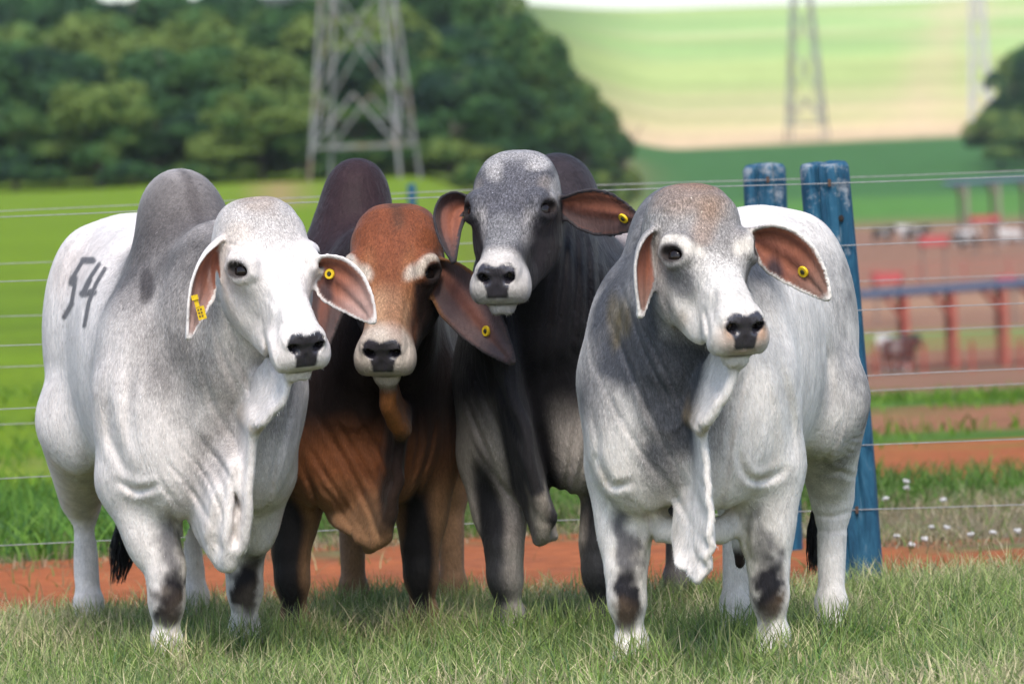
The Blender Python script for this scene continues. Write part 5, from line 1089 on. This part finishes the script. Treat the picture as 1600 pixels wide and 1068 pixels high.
def bush(px_, py_, wpx, Y, label):
    p = W(px_, py_, Y); g = lv(p[0], Y); root = link('bush', None); root.location = (p[0], Y, g); r = wpx / FPX * Y / 2; h = max(1., p[2] - g); tag(root, label, 'bush')
    c = link('foliage', CR[1], root, [M_BUSH]); c.scale = (r / 4.6, r / 4.6, h / 5); c.location = (0, 0, h * .45); tr = link('trunk', TR[1], root, [M_BARK]); tr.scale = (.2, .2, h * .5 / 6)
bush(205, 248, 95, 372, 'grey-green rounded bush at the foot of the wood'); bush(262, 262, 55, 374, 'small grey-green bush right of the rounded bush'); bush(470, 175, 70, 388, 'pale dry bush behind the left pylon legs')

for i, (p, t, w) in enumerate([(20, 250, 90), (85, 258, 70), (140, 240, 80), (310, 255, 90), (375, 248, 80), (430, 258, 70), (520, 255, 80), (600, 262, 90), (680, 255, 90), (745, 250, 80)]): bush(p, t, w, 384 + 3 * (i % 3), 'dark shrub under the wood edge, %s from the left' % _ord[i])

# ------------------------------------------------------------------ pylons
M_STEEL = noise_mat('weathered_steel', [(.3, (.15, .15, .155)), (.52, (.22, .22, .225)), (.62, (.17, .115, .085))], .9, .6, stretch=(1, 1, .3)); M_STEELP = noise_mat('pale_steel', [(.3, (.36, .36, .37)), (.7, (.48, .48, .48))], .7, .6)
def pylon(cx_base, base_py, half_px, cx_top, half_top_px, top_py, Y, w, label, mat, name='lattice_pylon', H=34.):
    b = W(cx_base, base_py, Y); g = lv(b[0], Y); s = Y / FPX; half_px *= .86; half_top_px *= .86; hb = half_px * s; up = (base_py - top_py) * s; ht = half_top_px * s; k = (hb - ht) / up
    root = link(name, None); root.location = (b[0], Y, g); tag(root, label, 'pylon', 'lattice pylons'); root.rotation_euler = (0, 0, -.2)
    zt = min(H, hb / k * .86); hw = lambda z: max(.35, hb - k * z); z0 = -.3; d = 1.0; c = [(-1, -1), (1, -1), (1, 1), (-1, 1)]; q = lambda i, z: Vector((c[i][0] * hw(z), c[i][1] * hw(z) * d, z))
    for i in range(4): MB().beam(q(i, z0), q(i, zt), w).build('leg', mat, root)
    lv_ = [0, zt * .07, zt * .178, zt * .40, zt * .56, zt * .70, zt * .82, zt * .92, zt]
    for f in range(4):
        i, j = f, (f + 1) % 4
        for a, (z1, z2) in enumerate(zip(lv_, lv_[1:])):
            m = MB()
            if a == 0: m.beam(q(i, z2), q(j, z2), w * .95)
            elif a == 1: mid = (q(i, z2) + q(j, z2)) / 2; m.beam(q(i, z1), mid, w * .75); m.beam(q(j, z1), mid, w * .75); m.beam(q(i, (z1 + z2) / 2), q(i, z1).lerp(mid, .5), w * .4); m.beam(q(j, (z1 + z2) / 2), q(j, z1).lerp(mid, .5), w * .4)
            else: m.beam(q(i, z1), q(j, z2), w * .6); m.beam(q(j, z1), q(i, z2), w * .6)
            m.build('brace', mat, root)
    for z, L in ((zt * .84, hb * 1.5), (zt * .95, hb * 1.1)): MB().beam((-L, 0, z), (L, 0, z), w).beam((-L, 0, z), (0, 0, z + hb * .5), w * .6).beam((L, 0, z), (0, 0, z + hb * .5), w * .6).build('crossarm', mat, root)
    return root
pylon(571, 290, 84, 557, 56, 0, 375, .16, 'big rusty lattice pylon standing before the wood', M_STEEL)
pylon(1261, 214, 34, 1250, 17, 0, 905, .27, 'slim grey lattice pylon on the far hillside', M_STEEL, H=44)
pylon(1534, 200, 19, 1532, 11, 20, 950, .32, 'pale lattice pylon by the right-hand trees', M_STEELP, H=40)

# ------------------------------------------------------------------ yard with shelters, rails and cattle
M_RED = noise_mat('red_paint', [(.3, (.24, .06, .042)), (.7, (.36, .09, .065))], 1.5, .6); M_BLUE = noise_mat('blue_roof', [(.3, (.022, .032, .062)), (.7, (.04, .055, .095))], 1, .5); M_PALE = solid('trough_stand', (.20, .13, .10), .8); M_REDP = noise_mat('red_plastic', [(.3, (.33, .055, .06)), (.7, (.45, .085, .085))], 2, .5)
def shelter(roof_px, Y, posts, wpx, depth, label, base_py, pm=M_RED):
    (x0, y0), (x1, y1) = roof_px; a, b = W(x0, y0, Y), W(x1, y1, Y); root = link('shade_shelter', None); g = lv((a[0] + b[0]) / 2, Y); root.location = ((a[0] + b[0]) / 2, Y, g); tag(root, label, 'shelter'); o = Vector(root.location)
    A, B = Vector(a) - o, Vector(b) - o; n = Vector((0, depth, depth * .04)); mb = MB(); t = Vector((0, 0, .14)); v = [A, B, B + n, A + n]; mb.v = [tuple(p) for p in v] + [tuple(p - t) for p in v]; mb.f = [[0, 1, 2, 3], [7, 6, 5, 4], [0, 4, 5, 1], [1, 5, 6, 2], [2, 6, 7, 3], [3, 7, 4, 0]]; mb.build('roof', M_BLUE, root)
    for p in posts:
        for dy in (.15, depth - .15):
            q = W(p, y0, Y); x = q[0] - o.x; f = (x - A.x) / (B.x - A.x); z = A.z + (B.z - A.z) * f + (.04 * dy) - .2; MB().beam((x, dy, -.4), (x, dy, z), wpx).build('post', pm, root)
            MB().beam((x, dy, z - 1.0), (x - .8, dy, z), wpx * .5).build('brace', pm, root)
    return root
shelter(((1345, 462), (1640, 440)), 250, [1415, 1490, 1570, 1632], .24, 4, 'blue-roofed shade shelter on red posts in the cattle yard', 585)
shelter(((1480, 288), (1660, 276)), 520, [1510, 1560, 1610], .28, 8, 'far blue-roofed shed below the right-hand trees', 320, solid('grey_timber', (.22, .17, .15), .8))
def rail_fence(Y, x0, x1, step, h, label, mat=M_RED):
    a = W(x0, 500, Y)[0]; b = W(x1, 500, Y)[0]; root = link('rail_fence', None); root.location = (a, Y, 0); tag(root, label, 'fence'); xs = np.arange(a, b + .1, step)
    for x in xs: g = lv(x, Y); MB().beam((x - a, 0, g - .3), (x - a, 0, g + h), .14).build('post', mat, root)
    for k in (.35, .68, .98):
        m = MB()
        for x, y_ in zip(xs, xs[1:]): m.beam((x - a, -.12, lv(x, Y) + h * k), (y_ - a, -.12, lv(y_, Y) + h * k), .07)
        m.build('rail', mat, root)
rail_fence(236, 1290, 1720, 1.9, 1.25, 'red rail fence in front of the blue shelter'); rail_fence(430, 1300, 1720, 3.2, 1.4, 'red rail fence across the far bare yard', solid('faded_red_paint', (.34, .10, .08), .8))
def trough(px_, py_, wpx, hpx, Y, label):
    p = W(px_, py_, Y); g = lv(p[0], Y); s = Y / FPX; w, h = wpx * s / 2, hpx * s; o = link('feed_trough', None); o.location = (p[0], Y, g); tag(o, label, 'trough')
    z = p[2] - g; z0 = max(.3, z - h / 2); MB().box((0, -.5, z0 + h / 2), (w, .06, h / 2)).box((0, .5, z0 + h / 2), (w, .06, h / 2)).box((-w, 0, z0 + h / 2), (.06, .56, h / 2 - .01)).box((w, 0, z0 + h / 2), (.06, .56, h / 2 - .01)).box((0, 0, z0 + .05), (w - .07, .43, .04)).build('tub', M_REDP, o)
    for sx in (-.8, .8): MB().box((sx * w, 0, z0 / 2 - .2), (.1, .3, z0 / 2 + .2)).build('leg', M_PALE, o)
trough(1386, 434, 46, 16, 330, 'bright red trough at the left end of the yard'); trough(1538, 342, 46, 10, 480, 'low red trough near the far blue shed'); trough(1458, 376, 44, 15, 420, 'red trough between the far cattle and the far blue shed'); trough(1572, 437, 30, 14, 325, 'small red trough above the shelter roof')
# cattle standing in the yard
def cow_mesh(dark):
    b = Bull('yard_cow', (0, 0), 0, h=.045, seed=9); b.trunk(1.38, .9); b.hump((-.05, 0, 1.36), (-.05, 0, 1.55), .14, .1)
    for sd in (-1, 1): b.foreleg(sd, (0, sd * .19)); b.hindleg(sd, (-1.25, sd * .19))
    b.head(np.array([0, -.72, 1.35]), 0, 50, 0, 1.0); b.neck(.24); lo, hi = np.array([-1.7, -.5, -.05]), np.array([1.15, .5, 1.8])
    P, Q = surface(b.F, lo, hi, b.h, b.HO); me = mesh_np('yard_cow', P, Q); C = np.tile(np.array((.03, .027, .027) if dark else (.48, .46, .44)), (len(P), 1)); C = mixc(C, em(P, (-.4, 0, 1.0), (.4, .5, .3), .4) * (.8 if dark else .3), (.4, .38, .36) if dark else (.08, .07, .07)); K = np.zeros((len(P), 3))
    for nm, A in (('coat', C), ('skin', K)):
        at = me.color_attributes.new(nm, 'FLOAT_COLOR', 'POINT'); buf = np.ones((len(P), 4), np.float32); buf[:, :3] = A; at.data.foreach_set('color', buf.ravel())
    M4 = b.M.T; return me
CM = [cow_mesh(False), cow_mesh(True)]
for px_, Y, k, rz, lab in [(1392, 540, 1, .3, 'dark cow at the left of the far herd'), (1416, 545, 0, 2.6, 'pale cow in the middle of the far herd'), (1445, 538, 1, .2, 'dark cow at the right of the far herd'), (1386, 246, 0, -2.1, 'pale cow below the shelter roof at left'), (1416, 244, 1, -1.0, 'dark cow beside the first red shelter post'), (1520, 515, 0, .4, 'pale cow in front of the far shed'), (1508, 500, 1, 2.9, 'dark cow in front of the far shed'), (1575, 512, 0, 3.0, 'pale cow right of the far shed front')]:
    p = W(px_, 500, Y); o = link('yard_cow', CM[k], None, [M_COAT]); o.location = (p[0], Y, lv(p[0], Y)); o.rotation_euler = (0, 0, rz); tag(o, lab, 'cow', 'cattle in the yard')
print('T', round(time.time() - T0, 1))

# ------------------------------------------------------------------ haze
m = bpy.data.materials.new('haze_air'); m.use_nodes = True; nt = m.node_tree
for n in list(nt.nodes): nt.nodes.remove(n)
o_ = nt.nodes.new('ShaderNodeOutputMaterial'); v_ = nt.nodes.new('ShaderNodeVolumePrincipled'); v_.inputs['Color'].default_value = (.93, .95, .97, 1); v_.inputs['Density'].default_value = .00007; v_.inputs['Anisotropy'].default_value = .2
nt.links.new(v_.outputs[0], o_.inputs['Volume'])
tag(MB().box((0, 1600, 55), (1600, 1680, 64)).build('haze', m), 'thin pale haze over the whole valley', kind='stuff')
print('T', round(time.time() - T0, 1))
